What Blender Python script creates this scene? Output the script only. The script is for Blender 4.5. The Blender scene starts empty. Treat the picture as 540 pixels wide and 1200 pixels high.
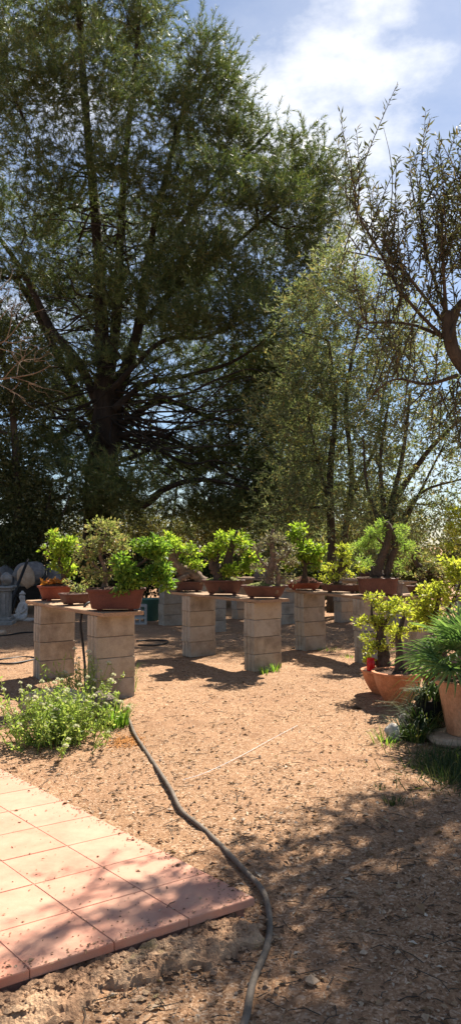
import bpy, bmesh, math, random
import numpy as np
from mathutils import Vector, Matrix

rng = np.random.default_rng(11)
random.seed(5)
SC = bpy.context.scene
COL = SC.collection
rad = math.radians

# ------------------------------------------------------------------ camera and pixel helpers
F, CX, CY, CAMH, PITCH = 873.0, 270.0, 600.0, 1.45, rad(2.62)


def ray(px, py):
    a, b = (px - CX) / F, (CY - py) / F
    return np.array([a, math.cos(PITCH) - b * math.sin(PITCH), math.sin(PITCH) + b * math.cos(PITCH)])


def ground_at(px, py, z=0.0):
    d = ray(px, py)
    t = (z - CAMH) / d[2]
    return np.array([d[0] * t, d[1] * t, z])


def at(px, py, Y):
    d = ray(px, py)
    t = Y / d[1]
    return np.array([d[0] * t, Y, CAMH + d[2] * t])


def unit(v):
    return v / (np.linalg.norm(v, axis=-1, keepdims=True) + 1e-9)


# ------------------------------------------------------------------ mesh building
class MB:
    def __init__(self):
        self.v, self.f, self.n = [], [], 0

    def add(self, verts, faces):
        verts = np.asarray(verts, float).reshape(-1, 3)
        self.v.append(verts)
        if isinstance(faces, np.ndarray):
            self.f.append(faces + self.n)
        else:
            by = {}
            for q in faces:
                by.setdefault(len(q), []).append(q)
            for k in by:
                self.f.append(np.array(by[k]) + self.n)
        self.n += len(verts)

    def mesh(self, name, mat=None, smooth=False):
        me = bpy.data.meshes.new(name)
        V = np.concatenate(self.v) if self.v else np.zeros((0, 3))
        me.vertices.add(len(V))
        me.vertices.foreach_set('co', V.astype(np.float32).ravel())
        loops = np.concatenate([f.ravel() for f in self.f])
        tot = np.concatenate([np.full(len(f), f.shape[1]) for f in self.f])
        start = np.concatenate([[0], np.cumsum(tot)[:-1]])
        me.loops.add(len(loops))
        me.loops.foreach_set('vertex_index', loops.astype(np.int32))
        me.polygons.add(len(tot))
        me.polygons.foreach_set('loop_start', start.astype(np.int32))
        me.polygons.foreach_set('use_smooth', np.full(len(tot), bool(smooth)))
        me.update(calc_edges=True)
        if mat:
            me.materials.append(mat)
        return me

    def build(self, name, mat, parent=None, smooth=False, loc=None):
        o = bpy.data.objects.new(name, self.mesh(name, mat, smooth))
        COL.objects.link(o)
        if parent is not None:
            o.parent = parent
        if loc is not None:
            o.location = loc
        return o

    # shapes -------------------------------------------------------
    def box(self, c, s, rz=0.0, bev=0.0):
        x, y, z = np.array(s) / 2.0
        b = bev
        if b > 0:
            rings = [(x - b, y - b, -z), (x, y, -z + b), (x, y, z - b), (x - b, y - b, z)]
        else:
            rings = [(x, y, -z), (x, y, z)]
        V = []
        for (a, d, h) in rings:
            V += [(-a, -d, h), (a, -d, h), (a, d, h), (-a, d, h)]
        V = np.array(V)
        cr, sr = math.cos(rz), math.sin(rz)
        V = np.stack([V[:, 0] * cr - V[:, 1] * sr, V[:, 0] * sr + V[:, 1] * cr, V[:, 2]], 1) + np.array(c)
        fs = [(3, 2, 1, 0)]
        n = len(rings)
        for k in range(n - 1):
            for i in range(4):
                j = (i + 1) % 4
                fs.append((4 * k + i, 4 * k + j, 4 * k + 4 + j, 4 * k + 4 + i))
        o = 4 * (n - 1)
        fs.append((o, o + 1, o + 2, o + 3))
        self.add(V, fs)

    def tube(self, pts, r, sides=6, caps=True, rough=0.0):
        pts = np.asarray(pts, float)
        n = len(pts)
        r = np.broadcast_to(np.asarray(r, float), (n,))
        T = np.gradient(pts, axis=0)
        T = unit(T)
        ref = np.array([0.0, 0, 1]) if abs(T[:, 2]).mean() < .8 else np.array([1.0, 0, 0])
        A = unit(np.cross(T, ref))
        B = np.cross(T, A)
        ang = np.arange(sides) * 2 * math.pi / sides
        rr = r[:, None] * (1 + rough * rng.normal(size=(n, sides)))
        V = pts[:, None, :] + rr[..., None] * (np.cos(ang)[None, :, None] * A[:, None, :] + np.sin(ang)[None, :, None] * B[:, None, :])
        V = V.reshape(-1, 3)
        i = np.arange(n - 1)[:, None] * sides
        j = np.arange(sides)[None, :]
        j2 = (j + 1) % sides
        Q = np.stack([i + j, i + j2, i + sides + j2, i + sides + j], -1).reshape(-1, 4)
        self.add(V, Q)
        if caps:
            self.f.append(np.array([list(range(sides))[::-1]]) + self.n - len(V))
            self.f.append(np.array([list(range(sides))]) + self.n - sides)

    def loft(self, rings, close_bottom=True, close_top=False):
        n = len(rings[0])
        V = np.concatenate(rings)
        i = np.arange(len(rings) - 1)[:, None] * n
        j = np.arange(n)[None, :]
        j2 = (j + 1) % n
        Q = np.stack([i + j, i + j2, i + n + j2, i + n + j], -1).reshape(-1, 4)
        b = self.n
        self.add(V, Q)
        if close_bottom:
            self.f.append(np.array([list(range(n))[::-1]]) + b)
        if close_top:
            self.f.append(np.array([list(range(n))]) + b + (len(rings) - 1) * n)


def ring(z, rx, ry, p=2.0, n=40, rz=0.0):
    a = np.arange(n) * 2 * math.pi / n
    c, s = np.cos(a), np.sin(a)
    k = (np.abs(c) ** p + np.abs(s) ** p) ** (-1.0 / p)
    x, y = rx * k * c, ry * k * s
    cr, sr = math.cos(rz), math.sin(rz)
    return np.stack([x * cr - y * sr, x * sr + y * cr, np.full(n, z)], 1)


def smooth_path(pts, n):
    pts = np.asarray(pts, float)
    if len(pts) == 2:
        t = np.linspace(0, 1, n)[:, None]
        return pts[0] * (1 - t) + pts[1] * t
    P = np.vstack([2 * pts[0] - pts[1], pts, 2 * pts[-1] - pts[-2]])
    out = []
    u = np.linspace(0, len(pts) - 1, n)
    for x in u:
        k = min(int(x), len(pts) - 2)
        t = x - k
        a, b, c, d = P[k], P[k + 1], P[k + 2], P[k + 3]
        out.append(.5 * (2 * b + (c - a) * t + (2 * a - 5 * b + 4 * c - d) * t * t + (3 * b - a - 3 * c + d) * t ** 3))
    return np.array(out)


def leaves(mb, P, D, N, L, W, fold=.14, mid=.45):
    n = len(P)
    D = unit(D)
    S = unit(np.cross(D, N))
    N = np.cross(S, D)
    L = np.broadcast_to(np.asarray(L, float), (n,))[:, None]
    W = np.broadcast_to(np.asarray(W, float), (n,))[:, None]
    b, t = P, P + D * L - N * L * .08
    l = P + D * L * mid - S * W * .5 + N * W * fold
    r = P + D * L * mid + S * W * .5 + N * W * fold
    V = np.stack([b, l, t, r], 1).reshape(-1, 3)
    i = np.arange(n)[:, None] * 4
    T = np.concatenate([i + np.array([[0, 2, 1]]), i + np.array([[0, 3, 2]])], 1).reshape(-1, 3)
    mb.add(V, T)


def blades(mb, P, D, L, w):
    n = len(P)
    D = unit(D)
    S = unit(np.cross(D, rng.normal(size=(n, 3))))
    L = np.broadcast_to(np.asarray(L, float), (n,))[:, None]
    V = np.stack([P - S * w / 2, P + S * w / 2, P + D * L], 1).reshape(-1, 3)
    mb.add(V, (np.arange(n * 3).reshape(-1, 3)))


def sphere_pts(n):
    return unit(rng.normal(size=(n, 3)))


# ------------------------------------------------------------------ materials
def nt(name):
    m = bpy.data.materials.new(name)
    m.use_nodes = True
    return m, m.node_tree.nodes, m.node_tree.links, m.node_tree.nodes['Principled BSDF']


def ramp(N, Lk, src, stops):
    r = N.new('ShaderNodeValToRGB')
    e = r.color_ramp.elements
    while len(e) < len(stops):
        e.new(.5)
    for k, (p, c) in enumerate(stops):
        e[k].position = p
        e[k].color = (*c, 1)
    Lk.new(src, r.inputs[0])
    return r.outputs[0]


def noise(N, Lk, vec, scale, detail=4.0, rough=.6):
    t = N.new('ShaderNodeTexNoise')
    t.inputs['Scale'].default_value = scale
    t.inputs['Detail'].default_value = detail
    t.inputs['Roughness'].default_value = rough
    if vec is not None:
        Lk.new(vec, t.inputs['Vector'])
    return t.outputs[0]


def coords(N, Lk, kind='Object', scale=(1, 1, 1)):
    c = N.new('ShaderNodeTexCoord')
    m = N.new('ShaderNodeMapping')
    m.inputs['Scale'].default_value = scale
    Lk.new(c.outputs[kind], m.inputs['Vector'])
    return m.outputs[0]


def mix(N, Lk, fac, a, b, mode='MIX'):
    m = N.new('ShaderNodeMix')
    m.data_type = 'RGBA'
    m.blend_type = mode
    for s, v in ((m.inputs[0], fac), (m.inputs[6], a), (m.inputs[7], b)):
        if hasattr(v, 'links'):
            Lk.new(v, s)
        elif isinstance(v, (int, float)):
            s.default_value = v
        else:
            s.default_value = (*v, 1)
    return m.outputs[2]


def bump(N, Lk, h, bs, strength=.5, dist=.01):
    b = N.new('ShaderNodeBump')
    b.inputs['Strength'].default_value = strength
    b.inputs['Distance'].default_value = dist
    Lk.new(h, b.inputs['Height'])
    Lk.new(b.outputs[0], bs.inputs['Normal'])


def mat_noise(name, stops, scale=8, stretch=(1, 1, 1), rough=.85, bstr=.4, bdist=.01, fine=60, kind='Object', vary=0.0, spec=.3):
    m, N, Lk, bs = nt(name)
    v = coords(N, Lk, kind, stretch)
    a = noise(N, Lk, v, scale, 6, .65)
    col = ramp(N, Lk, a, stops)
    f = noise(N, Lk, v, fine, 5, .7)
    g = ramp(N, Lk, f, [(.3, (.72, .72, .72)), (.7, (1.18, 1.18, 1.18))])
    col = mix(N, Lk, 1.0, col, g, 'MULTIPLY')
    if vary:
        oi = N.new('ShaderNodeObjectInfo')
        g2 = ramp(N, Lk, oi.outputs['Random'], [(0, (1 - vary, 1 - vary, 1 - vary * .8)), (1, (1 + vary, 1 + vary * .8, 1 + vary * .6))])
        col = mix(N, Lk, 1.0, col, g2, 'MULTIPLY')
    Lk.new(col, bs.inputs['Base Color'])
    bs.inputs['Roughness'].default_value = rough
    bs.inputs['Specular IOR Level'].default_value = spec
    s = N.new('ShaderNodeMath')
    s.operation = 'ADD'
    Lk.new(a, s.inputs[0])
    Lk.new(f, s.inputs[1])
    bump(N, Lk, s.outputs[0], bs, bstr, bdist)
    return m


def mat_leaf(name, stops, trans=.45, rough=.5, tboost=1.6, spec=.3):
    """leaf: per-leaf colour, diffuse + light through the blade"""
    m, N, Lk, bs = nt(name)
    g = N.new('ShaderNodeNewGeometry')
    col = ramp(N, Lk, g.outputs['Random Per Island'], stops)
    Lk.new(col, bs.inputs['Base Color'])
    bs.inputs['Roughness'].default_value = rough
    bs.inputs['Specular IOR Level'].default_value = spec
    t = N.new('ShaderNodeBsdfTranslucent')
    tc = mix(N, Lk, 1.0, col, (tboost, tboost * 1.05, tboost * .55), 'MULTIPLY')
    Lk.new(tc, t.inputs[0])
    mx = N.new('ShaderNodeMixShader')
    mx.inputs[0].default_value = trans
    Lk.new(bs.outputs[0], mx.inputs[1])
    Lk.new(t.outputs[0], mx.inputs[2])
    Lk.new(mx.outputs[0], N['Material Output'].inputs[0])
    return m


M = {}
M['pine_needle'] = mat_leaf('pine_needle', [(0, (.032, .055, .023)), (.5, (.075, .108, .042)), (.85, (.15, .18, .065)), (1, (.17, .14, .065))], .32, .45)
M['oak_leaf'] = mat_leaf('oak_leaf', [(0, (.035, .05, .02)), (.6, (.07, .085, .03)), (1, (.13, .13, .06))], .3)
M['scrub_leaf'] = mat_leaf('scrub_leaf', [(0, (.07, .075, .03)), (.6, (.12, .115, .045)), (1, (.2, .16, .07))], .35, .6, 1.6, .15)
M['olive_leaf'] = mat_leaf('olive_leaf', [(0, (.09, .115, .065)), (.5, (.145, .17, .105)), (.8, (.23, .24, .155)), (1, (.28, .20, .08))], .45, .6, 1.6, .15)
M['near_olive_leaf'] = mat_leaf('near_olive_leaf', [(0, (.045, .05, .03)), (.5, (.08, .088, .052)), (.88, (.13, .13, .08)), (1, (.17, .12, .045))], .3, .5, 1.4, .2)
M['fresh_leaf'] = mat_leaf('fresh_leaf', [(0, (.11, .17, .022)), (.5, (.19, .27, .038)), (.9, (.32, .38, .06)), (1, (.34, .26, .08))], .55)
M['deep_leaf'] = mat_leaf('deep_leaf', [(0, (.06, .125, .022)), (.5, (.12, .205, .035)), (1, (.26, .34, .06))], .5)
M['yellow_leaf'] = mat_leaf('yellow_leaf', [(0, (.20, .24, .035)), (.5, (.31, .34, .055)), (1, (.44, .41, .09))], .5)
M['pale_leaf'] = mat_leaf('pale_leaf', [(0, (.13, .17, .06)), (.5, (.22, .24, .10)), (.8, (.30, .27, .14)), (1, (.30, .19, .12))], .4)
M['grey_leaf'] = mat_leaf('grey_leaf', [(0, (.12, .11, .08)), (.5, (.2, .18, .14)), (.85, (.26, .21, .17)), (1, (.2, .25, .08))], .3)
M['feather_leaf'] = mat_leaf('feather_leaf', [(0, (.14, .23, .05)), (.5, (.22, .32, .08)), (1, (.32, .38, .12))], .5)
M['palm_leaf'] = mat_leaf('palm_leaf', [(0, (.07, .13, .045)), (.6, (.13, .21, .075)), (1, (.21, .29, .11))], .4, .5)
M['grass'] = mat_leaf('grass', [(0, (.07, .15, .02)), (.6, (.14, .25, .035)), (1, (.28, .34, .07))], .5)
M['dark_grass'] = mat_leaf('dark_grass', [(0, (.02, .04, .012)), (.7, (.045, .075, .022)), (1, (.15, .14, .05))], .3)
M['wild_leaf'] = mat_leaf('wild_leaf', [(0, (.14, .2, .055)), (.6, (.24, .31, .09)), (1, (.38, .40, .16))], .5)
M['petal'] = mat_leaf('petal', [(0, (.62, .6, .5)), (1, (.8, .79, .7))], .3, .6, 1.0)
M['dry_leaf'] = mat_leaf('dry_leaf', [(0, (.10, .055, .03)), (.45, (.22, .13, .07)), (.8, (.34, .22, .13)), (.95, (.5, .38, .26)), (1, (.6, .52, .42))], .15, .8, 1.0)
M['orange_leaf'] = mat_leaf('orange_leaf', [(0, (.5, .17, .03)), (1, (.62, .30, .07))], .4, .7, 1.2)
M['rust_chip'] = mat_leaf('rust_chip', [(0, (.32, .12, .02)), (1, (.5, .22, .05))], .1, .8, 1.0)
M['pine_bark'] = mat_noise('pine_bark', [(.3, (.014, .012, .010)), (.7, (.05, .04, .032))], 3, (1, 1, .3), .95, .8, .05, 14, 'Generated' if False else 'Object')
M['bark'] = mat_noise('bark', [(.3, (.035, .028, .022)), (.7, (.095, .075, .055))], 14, (1, 1, .3), .95, .6, .01, 80)
M['pale_bark'] = mat_noise('pale_bark', [(.3, (.13, .09, .06)), (.7, (.24, .17, .11))], 14, (1, 1, .3), .9, .4, .01, 80)
M['bonsai_bark'] = mat_noise('bonsai_bark', [(.3, (.045, .032, .024)), (.7, (.13, .095, .07))], 30, (1, 1, .4), .95, .9, .012, 120)
M['log_bark'] = mat_noise('log_bark', [(.3, (.10, .07, .05)), (.7, (.3, .21, .15))], 22, (1, 1, 1), .95, .9, .012, 120)


def mat_block():
    m, N, Lk, bs = nt('concrete_block')
    v = coords(N, Lk, 'Object')
    oi = N.new('ShaderNodeObjectInfo')
    off = N.new('ShaderNodeVectorMath')
    off.operation = 'ADD'
    sc = N.new('ShaderNodeVectorMath')
    sc.operation = 'SCALE'
    sc.inputs[0].default_value = (13, 7, 5)
    Lk.new(oi.outputs['Random'], sc.inputs['Scale'])
    Lk.new(v, off.inputs[0])
    Lk.new(sc.outputs[0], off.inputs[1])
    a = noise(N, Lk, off.outputs[0], 5, 5, .6)
    tan = ramp(N, Lk, a, [(.3, (.31, .245, .17)), (.5, (.44, .36, .26)), (.7, (.41, .35, .275))])
    gry = ramp(N, Lk, a, [(.3, (.29, .25, .195)), (.5, (.42, .37, .30)), (.7, (.36, .325, .27))])
    f = ramp(N, Lk, oi.outputs['Random'], [(.25, (0, 0, 0)), (.75, (1, 1, 1))])
    col = mix(N, Lk, f, tan, gry)
    fine = noise(N, Lk, off.outputs[0], 140, 3, .7)
    g = ramp(N, Lk, fine, [(.3, (.78, .78, .78)), (.7, (1.12, 1.12, 1.12))])
    col = mix(N, Lk, 1.0, col, g, 'MULTIPLY')
    stain = noise(N, Lk, off.outputs[0], 2.6, 6, .75)
    sf = ramp(N, Lk, stain, [(.48, (0, 0, 0)), (.66, (.65, .65, .65))])
    col = mix(N, Lk, sf, col, (.17, .13, .095))
    Lk.new(col, bs.inputs['Base Color'])
    bs.inputs['Roughness'].default_value = .95
    bs.inputs['Specular IOR Level'].default_value = .15
    bump(N, Lk, fine, bs, .5, .004)
    return m


M['block'] = mat_block()
M['wood'] = mat_noise('weathered_wood', [(.3, (.25, .15, .085)), (.6, (.42, .28, .17)), (.8, (.46, .36, .25))], 5, (1.2, 12, 12), .85, .4, .004, 60, vary=.15)
M['brown_pot'] = mat_noise('brown_pot', [(.35, (.085, .036, .027)), (.7, (.135, .058, .042))], 9, (1, 1, 1), .55, .1, .003, 80, vary=.2)
M['red_pot'] = mat_noise('red_pot', [(.35, (.19, .045, .025)), (.7, (.26, .072, .04))], 9, (1, 1, 1), .6, .1, .003, 80)
M['rust_pot'] = mat_noise('rust_pot', [(.35, (.095, .030, .021)), (.7, (.14, .047, .032))], 9, (1, 1, 1), .6, .1, .003, 80)
M['grey_pot'] = mat_noise('grey_pot', [(.35, (.16, .12, .10)), (.7, (.25, .19, .16))], 9, (1, 1, 1), .7, .15, .003, 80)
M['terracotta'] = mat_noise('terracotta', [(.32, (.38, .13, .055)), (.5, (.56, .22, .10)), (.66, (.58, .28, .15)), (.76, (.60, .42, .30))], 5, (1, 1, 1), .8, .2, .004, 70)
M['old_terracotta'] = mat_noise('old_terracotta', [(.32, (.36, .15, .07)), (.48, (.55, .27, .14)), (.66, (.58, .34, .20)), (.76, (.62, .50, .38))], 5, (1, 1, .6), .85, .3, .004, 60)
M['black_pot'] = mat_noise('black_pot', [(.3, (.012, .012, .012)), (.7, (.022, .022, .02))], 9, rough=.9, spec=.1)
M['soil'] = mat_noise('potting_soil', [(.3, (.07, .04, .025)), (.7, (.16, .09, .055))], 30, rough=.98, bstr=.9, bdist=.02, fine=160)
M['red_soil'] = mat_noise('red_soil', [(.3, (.10, .04, .025)), (.7, (.19, .075, .045))], 30, rough=.98, bstr=.9, bdist=.02, fine=160)
M['moss'] = mat_noise('moss_soil', [(.35, (.09, .07, .03)), (.55, (.22, .24, .06)), (.8, (.34, .34, .09))], 14, rough=.98, bstr=.9, bdist=.02, fine=160)
M['stone'] = mat_noise('pale_stone', [(.3, (.36, .33, .29)), (.7, (.58, .55, .50))], 9, rough=.95, bstr=.6, bdist=.01)
M['grey_stone'] = mat_noise('grey_stone', [(.3, (.17, .165, .155)), (.7, (.32, .31, .29))], 9, rough=.95, bstr=.6, bdist=.01)
M['statue'] = mat_noise('statue_stone', [(.3, (.42, .38, .34)), (.7, (.66, .62, .57))], 16, rough=.95, bstr=.4, bdist=.006)
M['dark_stone'] = mat_noise('dark_stone', [(.3, (.12, .09, .07)), (.7, (.26, .2, .16))], 9, rough=.95, bstr=.8, bdist=.02)
M['tan_stone'] = mat_noise('tan_stone', [(.3, (.36, .25, .16)), (.7, (.56, .42, .30))], 9, rough=.95, bstr=.6, bdist=.01)
M['sack'] = mat_noise('rubble_sack', [(.3, (.11, .105, .10)), (.7, (.26, .25, .245))], 7, rough=.8, bstr=.7, bdist=.03, fine=30)
M['black_metal'] = mat_noise('black_metal', [(.3, (.012, .012, .012)), (.7, (.03, .028, .026))], 9, rough=.55)
M['teal'] = mat_noise('teal_plastic', [(.3, (.05, .13, .10)), (.7, (.08, .18, .14))], 5, rough=.6)
M['crate'] = mat_noise('grey_crate', [(.3, (.36, .36, .35)), (.7, (.5, .5, .48))], 5, rough=.7)
M['hose'] = mat_noise('rubber_hose', [(.3, (.09, .07, .05)), (.7, (.19, .15, .115))], 14, rough=.75, bstr=.2, bdist=.002)
M['black_hose'] = mat_noise('black_hose', [(.3, (.012, .011, .010)), (.7, (.03, .028, .026))], 14, rough=.5, bstr=.1, bdist=.002)
M['string'] = mat_noise('white_string', [(.3, (.6, .5, .45)), (.7, (.8, .74, .7))], 14, rough=.9)
M['hose_fitting'] = mat_noise('hose_fitting', [(.3, (.05, .22, .15)), (.7, (.08, .3, .2))], 14, rough=.4)
M['red_glass'] = mat_noise('red_plastic', [(.3, (.5, .008, .012)), (.7, (.62, .02, .02))], 14, rough=.25, bstr=.0)


def mat_ground():
    m, N, Lk, bs = nt('mulch_soil')
    v = coords(N, Lk, 'Object')
    big = noise(N, Lk, v, .55, 5, .6)
    mid = noise(N, Lk, v, 5, 6, .7)
    base = ramp(N, Lk, mid, [(.25, (.20, .106, .056)), (.5, (.39, .222, .122)), (.75, (.50, .30, .172))])
    vo = N.new('ShaderNodeTexVoronoi')
    vo.inputs['Scale'].default_value = 105
    vo.inputs['Randomness'].default_value = 1
    dv = N.new('ShaderNodeVectorMath')
    dv.operation = 'ADD'
    nz = N.new('ShaderNodeTexNoise')
    nz.inputs['Scale'].default_value = 30
    Lk.new(v, nz.inputs['Vector'])
    sm = N.new('ShaderNodeVectorMath')
    sm.operation = 'SCALE'
    sm.inputs['Scale'].default_value = .05
    Lk.new(nz.outputs[1], sm.inputs[0])
    Lk.new(v, dv.inputs[0])
    Lk.new(sm.outputs[0], dv.inputs[1])
    Lk.new(dv.outputs[0], vo.inputs['Vector'])
    sep = N.new('ShaderNodeSeparateColor')
    Lk.new(vo.outputs['Color'], sep.inputs[0])
    chips = ramp(N, Lk, sep.outputs[0], [(0, (.08, .040, .022)), (.22, (.25, .138, .075)), (.65, (.45, .275, .16)), (.86, (.60, .41, .27)), (1, (.78, .62, .47))])
    col = mix(N, Lk, .55, base, chips)
    g = ramp(N, Lk, big, [(.3, (.86, .84, .80)), (.7, (1.16, 1.13, 1.1))])
    col = mix(N, Lk, 1.0, col, g, 'MULTIPLY')
    bare = noise(N, Lk, v, 1.1, 7, .72)
    bf = ramp(N, Lk, bare, [(.48, (0, 0, 0)), (.64, (.55, .55, .55))])
    earth = ramp(N, Lk, mid, [(.3, (.22, .115, .062)), (.7, (.38, .215, .12))])
    col = mix(N, Lk, bf, col, earth)
    Lk.new(col, bs.inputs['Base Color'])
    bs.inputs['Roughness'].default_value = .97
    bs.inputs['Specular IOR Level'].default_value = .15
    fine = noise(N, Lk, v, 90, 4, .75)
    a = N.new('ShaderNodeMath')
    a.operation = 'MULTIPLY_ADD'
    a.inputs[1].default_value = .6
    Lk.new(sep.outputs[1], a.inputs[0])
    Lk.new(fine, a.inputs[2])
    bump(N, Lk, a.outputs[0], bs, .85, .018)
    return m


M['ground'] = mat_ground()


def mat_tile():
    m, N, Lk, bs = nt('terracotta_tile')
    v = coords(N, Lk, 'Object')
    g = N.new('ShaderNodeNewGeometry')
    t = ramp(N, Lk, g.outputs['Random Per Island'], [(0, (.50, .212, .135)), (1, (.53, .24, .16))])
    a = noise(N, Lk, v, 7, 6, .7)
    d = ramp(N, Lk, a, [(.35, (.84, .84, .84)), (.6, (1.06, 1.06, 1.06))])
    col = mix(N, Lk, 1.0, t, d, 'MULTIPLY')
    b = noise(N, Lk, v, 2.2, 6, .75)
    df = ramp(N, Lk, b, [(.40, (0, 0, 0)), (.62, (.75, .75, .75))])
    col = mix(N, Lk, df, col, (.55, .315, .215))
    fine = noise(N, Lk, v, 180, 3, .7)
    sp = ramp(N, Lk, fine, [(.62, (0, 0, 0)), (.75, (.5, .5, .5))])
    col = mix(N, Lk, sp, col, (.25, .12, .085))
    Lk.new(col, bs.inputs['Base Color'])
    bs.inputs['Roughness'].default_value = .8
    bs.inputs['Specular IOR Level'].default_value = .25
    bump(N, Lk, fine, bs, .3, .002)
    return m


M['tile'] = mat_tile()
M['grout'] = mat_noise('sandy_grout', [(.3, (.40, .20, .135)), (.7, (.50, .28, .20))], 9, (1, 1, 1), .97, .5, .005, 70)
M['mortar'] = mat_noise('rough_mortar', [(.32, (.14, .075, .042)), (.45, (.36, .21, .12)), (.60, (.54, .35, .21)), (.72, (.32, .26, .09))], 5, (1, 1, 1), .97, .9, .02, 70)


# ------------------------------------------------------------------ tagging
def tag(o, label, cat, group=None):
    o['label'] = label
    o['category'] = cat
    if group:
        o['group'] = group
    return o


def thing(name, label, cat, loc=(0, 0, 0), group=None, rz=0.0):
    o = bpy.data.objects.new(name, None)
    o.empty_display_size = .1
    COL.objects.link(o)
    o.location = [float(c) for c in loc]
    o.rotation_euler = (0, 0, rz)
    return tag(o, label, cat, group)


def structure(o):
    o['kind'] = 'structure'
    return o


def stuff(o):
    o['kind'] = 'stuff'
    return o


def dup(o, loc=None, rz=None, parent=None):
    c = o.copy()
    COL.objects.link(c)
    if parent is not None:
        c.parent = parent
    if loc is not None:
        c.location = [float(x) for x in loc]
    if rz is not None:
        c.rotation_euler = (0, 0, rz)
    for ch in list(o.children):
        dup(ch, parent=c)
    return c


# ------------------------------------------------------------------ world, sun
SUN_AZ, SUN_EL = rad(29), rad(51)
W = bpy.data.worlds.new('World')
SC.world = W
W.use_nodes = True
N, Lk = W.node_tree.nodes, W.node_tree.links
bg = N['Background']
sky = N.new('ShaderNodeTexSky')
sky.sky_type = 'NISHITA'
sky.sun_disc = False
sky.sun_elevation = SUN_EL
sky.sun_rotation = SUN_AZ
sky.altitude = 100
sky.air_density = 1.0
sky.dust_density = 0.4
sky.ozone_density = 4.0
tc = N.new('ShaderNodeTexCoord')
mp = N.new('ShaderNodeMapping')
mp.inputs['Scale'].default_value = (1, 1, 1.9)
mp.inputs['Location'].default_value = (.9, 6.1, 4.2)
Lk.new(tc.outputs['Generated'], mp.inputs['Vector'])
n1 = noise(N, Lk, mp.outputs[0], 3.2, 9, .58)
# a bank of bright cloud right of the pine: a fixed direction in the sky
cd = unit(ray(385, 95))
dt = N.new('ShaderNodeVectorMath')
dt.operation = 'DOT_PRODUCT'
Lk.new(tc.outputs['Generated'], dt.inputs[0])
dt.inputs[1].default_value = tuple(cd)
mr = N.new('ShaderNodeMapRange')
mr.interpolation_type = 'SMOOTHSTEP'
mr.inputs[1].default_value = math.cos(rad(13))
mr.inputs[2].default_value = 1.0
mr.inputs[3].default_value = 0
mr.inputs[4].default_value = .16
Lk.new(dt.outputs['Value'], mr.inputs[0])
ad = N.new('ShaderNodeMath')
Lk.new(n1, ad.inputs[0])
Lk.new(mr.outputs[0], ad.inputs[1])
thick = ramp(N, Lk, ad.outputs[0], [(.44, (.02, .02, .02)), (.62, (.22, .22, .22)), (.76, (1, 1, 1))])
CLOUD = mix(N, Lk, thick, sky.outputs[0], (9.5, 9.6, 9.9))
Lk.new(CLOUD, bg.inputs[0])
bg.inputs[1].default_value = .050

sun = bpy.data.lights.new('sun', 'SUN')
sun.energy = 5.0
sun.angle = rad(.53)
sun.color = (1.0, .93, .82)
so = bpy.data.objects.new('sun', sun)
COL.objects.link(so)
sdir = Vector((math.cos(SUN_EL) * math.sin(SUN_AZ), math.cos(SUN_EL) * math.cos(SUN_AZ), math.sin(SUN_EL)))
so.rotation_euler = (-sdir).to_track_quat('-Z', 'Y').to_euler()
so.location = sdir * 40

cam = bpy.data.cameras.new('camera')
cam.sensor_fit = 'VERTICAL'
cam.sensor_height = 36
cam.lens = F / 1200 * 36
cam.clip_start = .05
cam.clip_end = 2000
co = bpy.data.objects.new('camera', cam)
COL.objects.link(co)
co.location = (0, 0, CAMH)
co.rotation_euler = (rad(90) + PITCH, 0, 0)
SC.camera = co
SC.view_settings.view_transform = 'Standard'
SC.view_settings.look = 'None'
SC.view_settings.exposure = 1.35
SC.view_settings.gamma = 1.0
SC.cycles.max_bounces = 8
SC.cycles.transparent_max_bounces = 4
SC.cycles.sample_clamp_indirect = 6

# ------------------------------------------------------------------ ground
xs = np.concatenate([-np.geomspace(4, 700, 26)[::-1], np.arange(-3.95, 3.96, .05), np.geomspace(4, 700, 26)])
ys = np.concatenate([-np.geomspace(1, 300, 14)[::-1], np.arange(-.95, 12, .05), np.geomspace(12, 900, 34)])


def gz(x, y):
    z = .008 * np.sin(2.1 * x + 1.3 * y) + .006 * np.sin(4.7 * x - 3.1 * y + 1) + .004 * np.sin(9 * x + 7.3 * y)
    z = z + .003 * np.sin(17 * x - 13 * y) * np.sin(11 * y + 5 * x)
    return z


X, Y = np.meshgrid(xs, ys)
Z = gz(X, Y) + rng.normal(size=X.shape) * .0025
V = np.stack([X, Y, Z], -1).reshape(-1, 3)
nx, ny = len(xs), len(ys)
i = np.arange(ny - 1)[:, None] * nx + np.arange(nx - 1)[None, :]
mb = MB()
mb.add(V, np.stack([i, i + 1, i + nx + 1, i + nx], -1).reshape(-1, 4))
structure(mb.build('ground', M['ground'], smooth=True))

# ------------------------------------------------------------------ terrace of terracotta tiles
PZ = .07
C0 = ground_at(299, 1052, PZ)
E1 = ground_at(0, 1148, PZ) - C0
E2 = ground_at(0, 900, PZ) - C0
E1, E2 = unit(E1), unit(E2)
mb = MB()
TS = .30
for a in range(0, 9):
    for b in range(0, 13):
        jz = abs(rng.normal()) * .0006
        g = .002
        q = []
        for (u, v_) in ((g, g), (TS - g, g), (TS - g, TS - g), (g, TS - g)):
            q.append(C0 + E1 * (a * TS + u) + E2 * (b * TS + v_))
        q = np.array(q)
        c = q.mean(0)
        V = []
        for (h, s) in ((-.03, 1), (-.004, 1), (0, .985)):
            r_ = c + (q - c) * s
            r_[:, 2] = PZ + h + jz
            V.append(r_)
        V = np.concatenate(V)
        fs = []
        for k in range(2):
            for e in range(4):
                f_ = (e + 1) % 4
                fs.append((4 * k + e, 4 * k + 4 + e, 4 * k + 4 + f_, 4 * k + f_))
        fs.append((11, 10, 9, 8))
        fs.append((0, 1, 2, 3))
        mb.add(V, fs)
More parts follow.
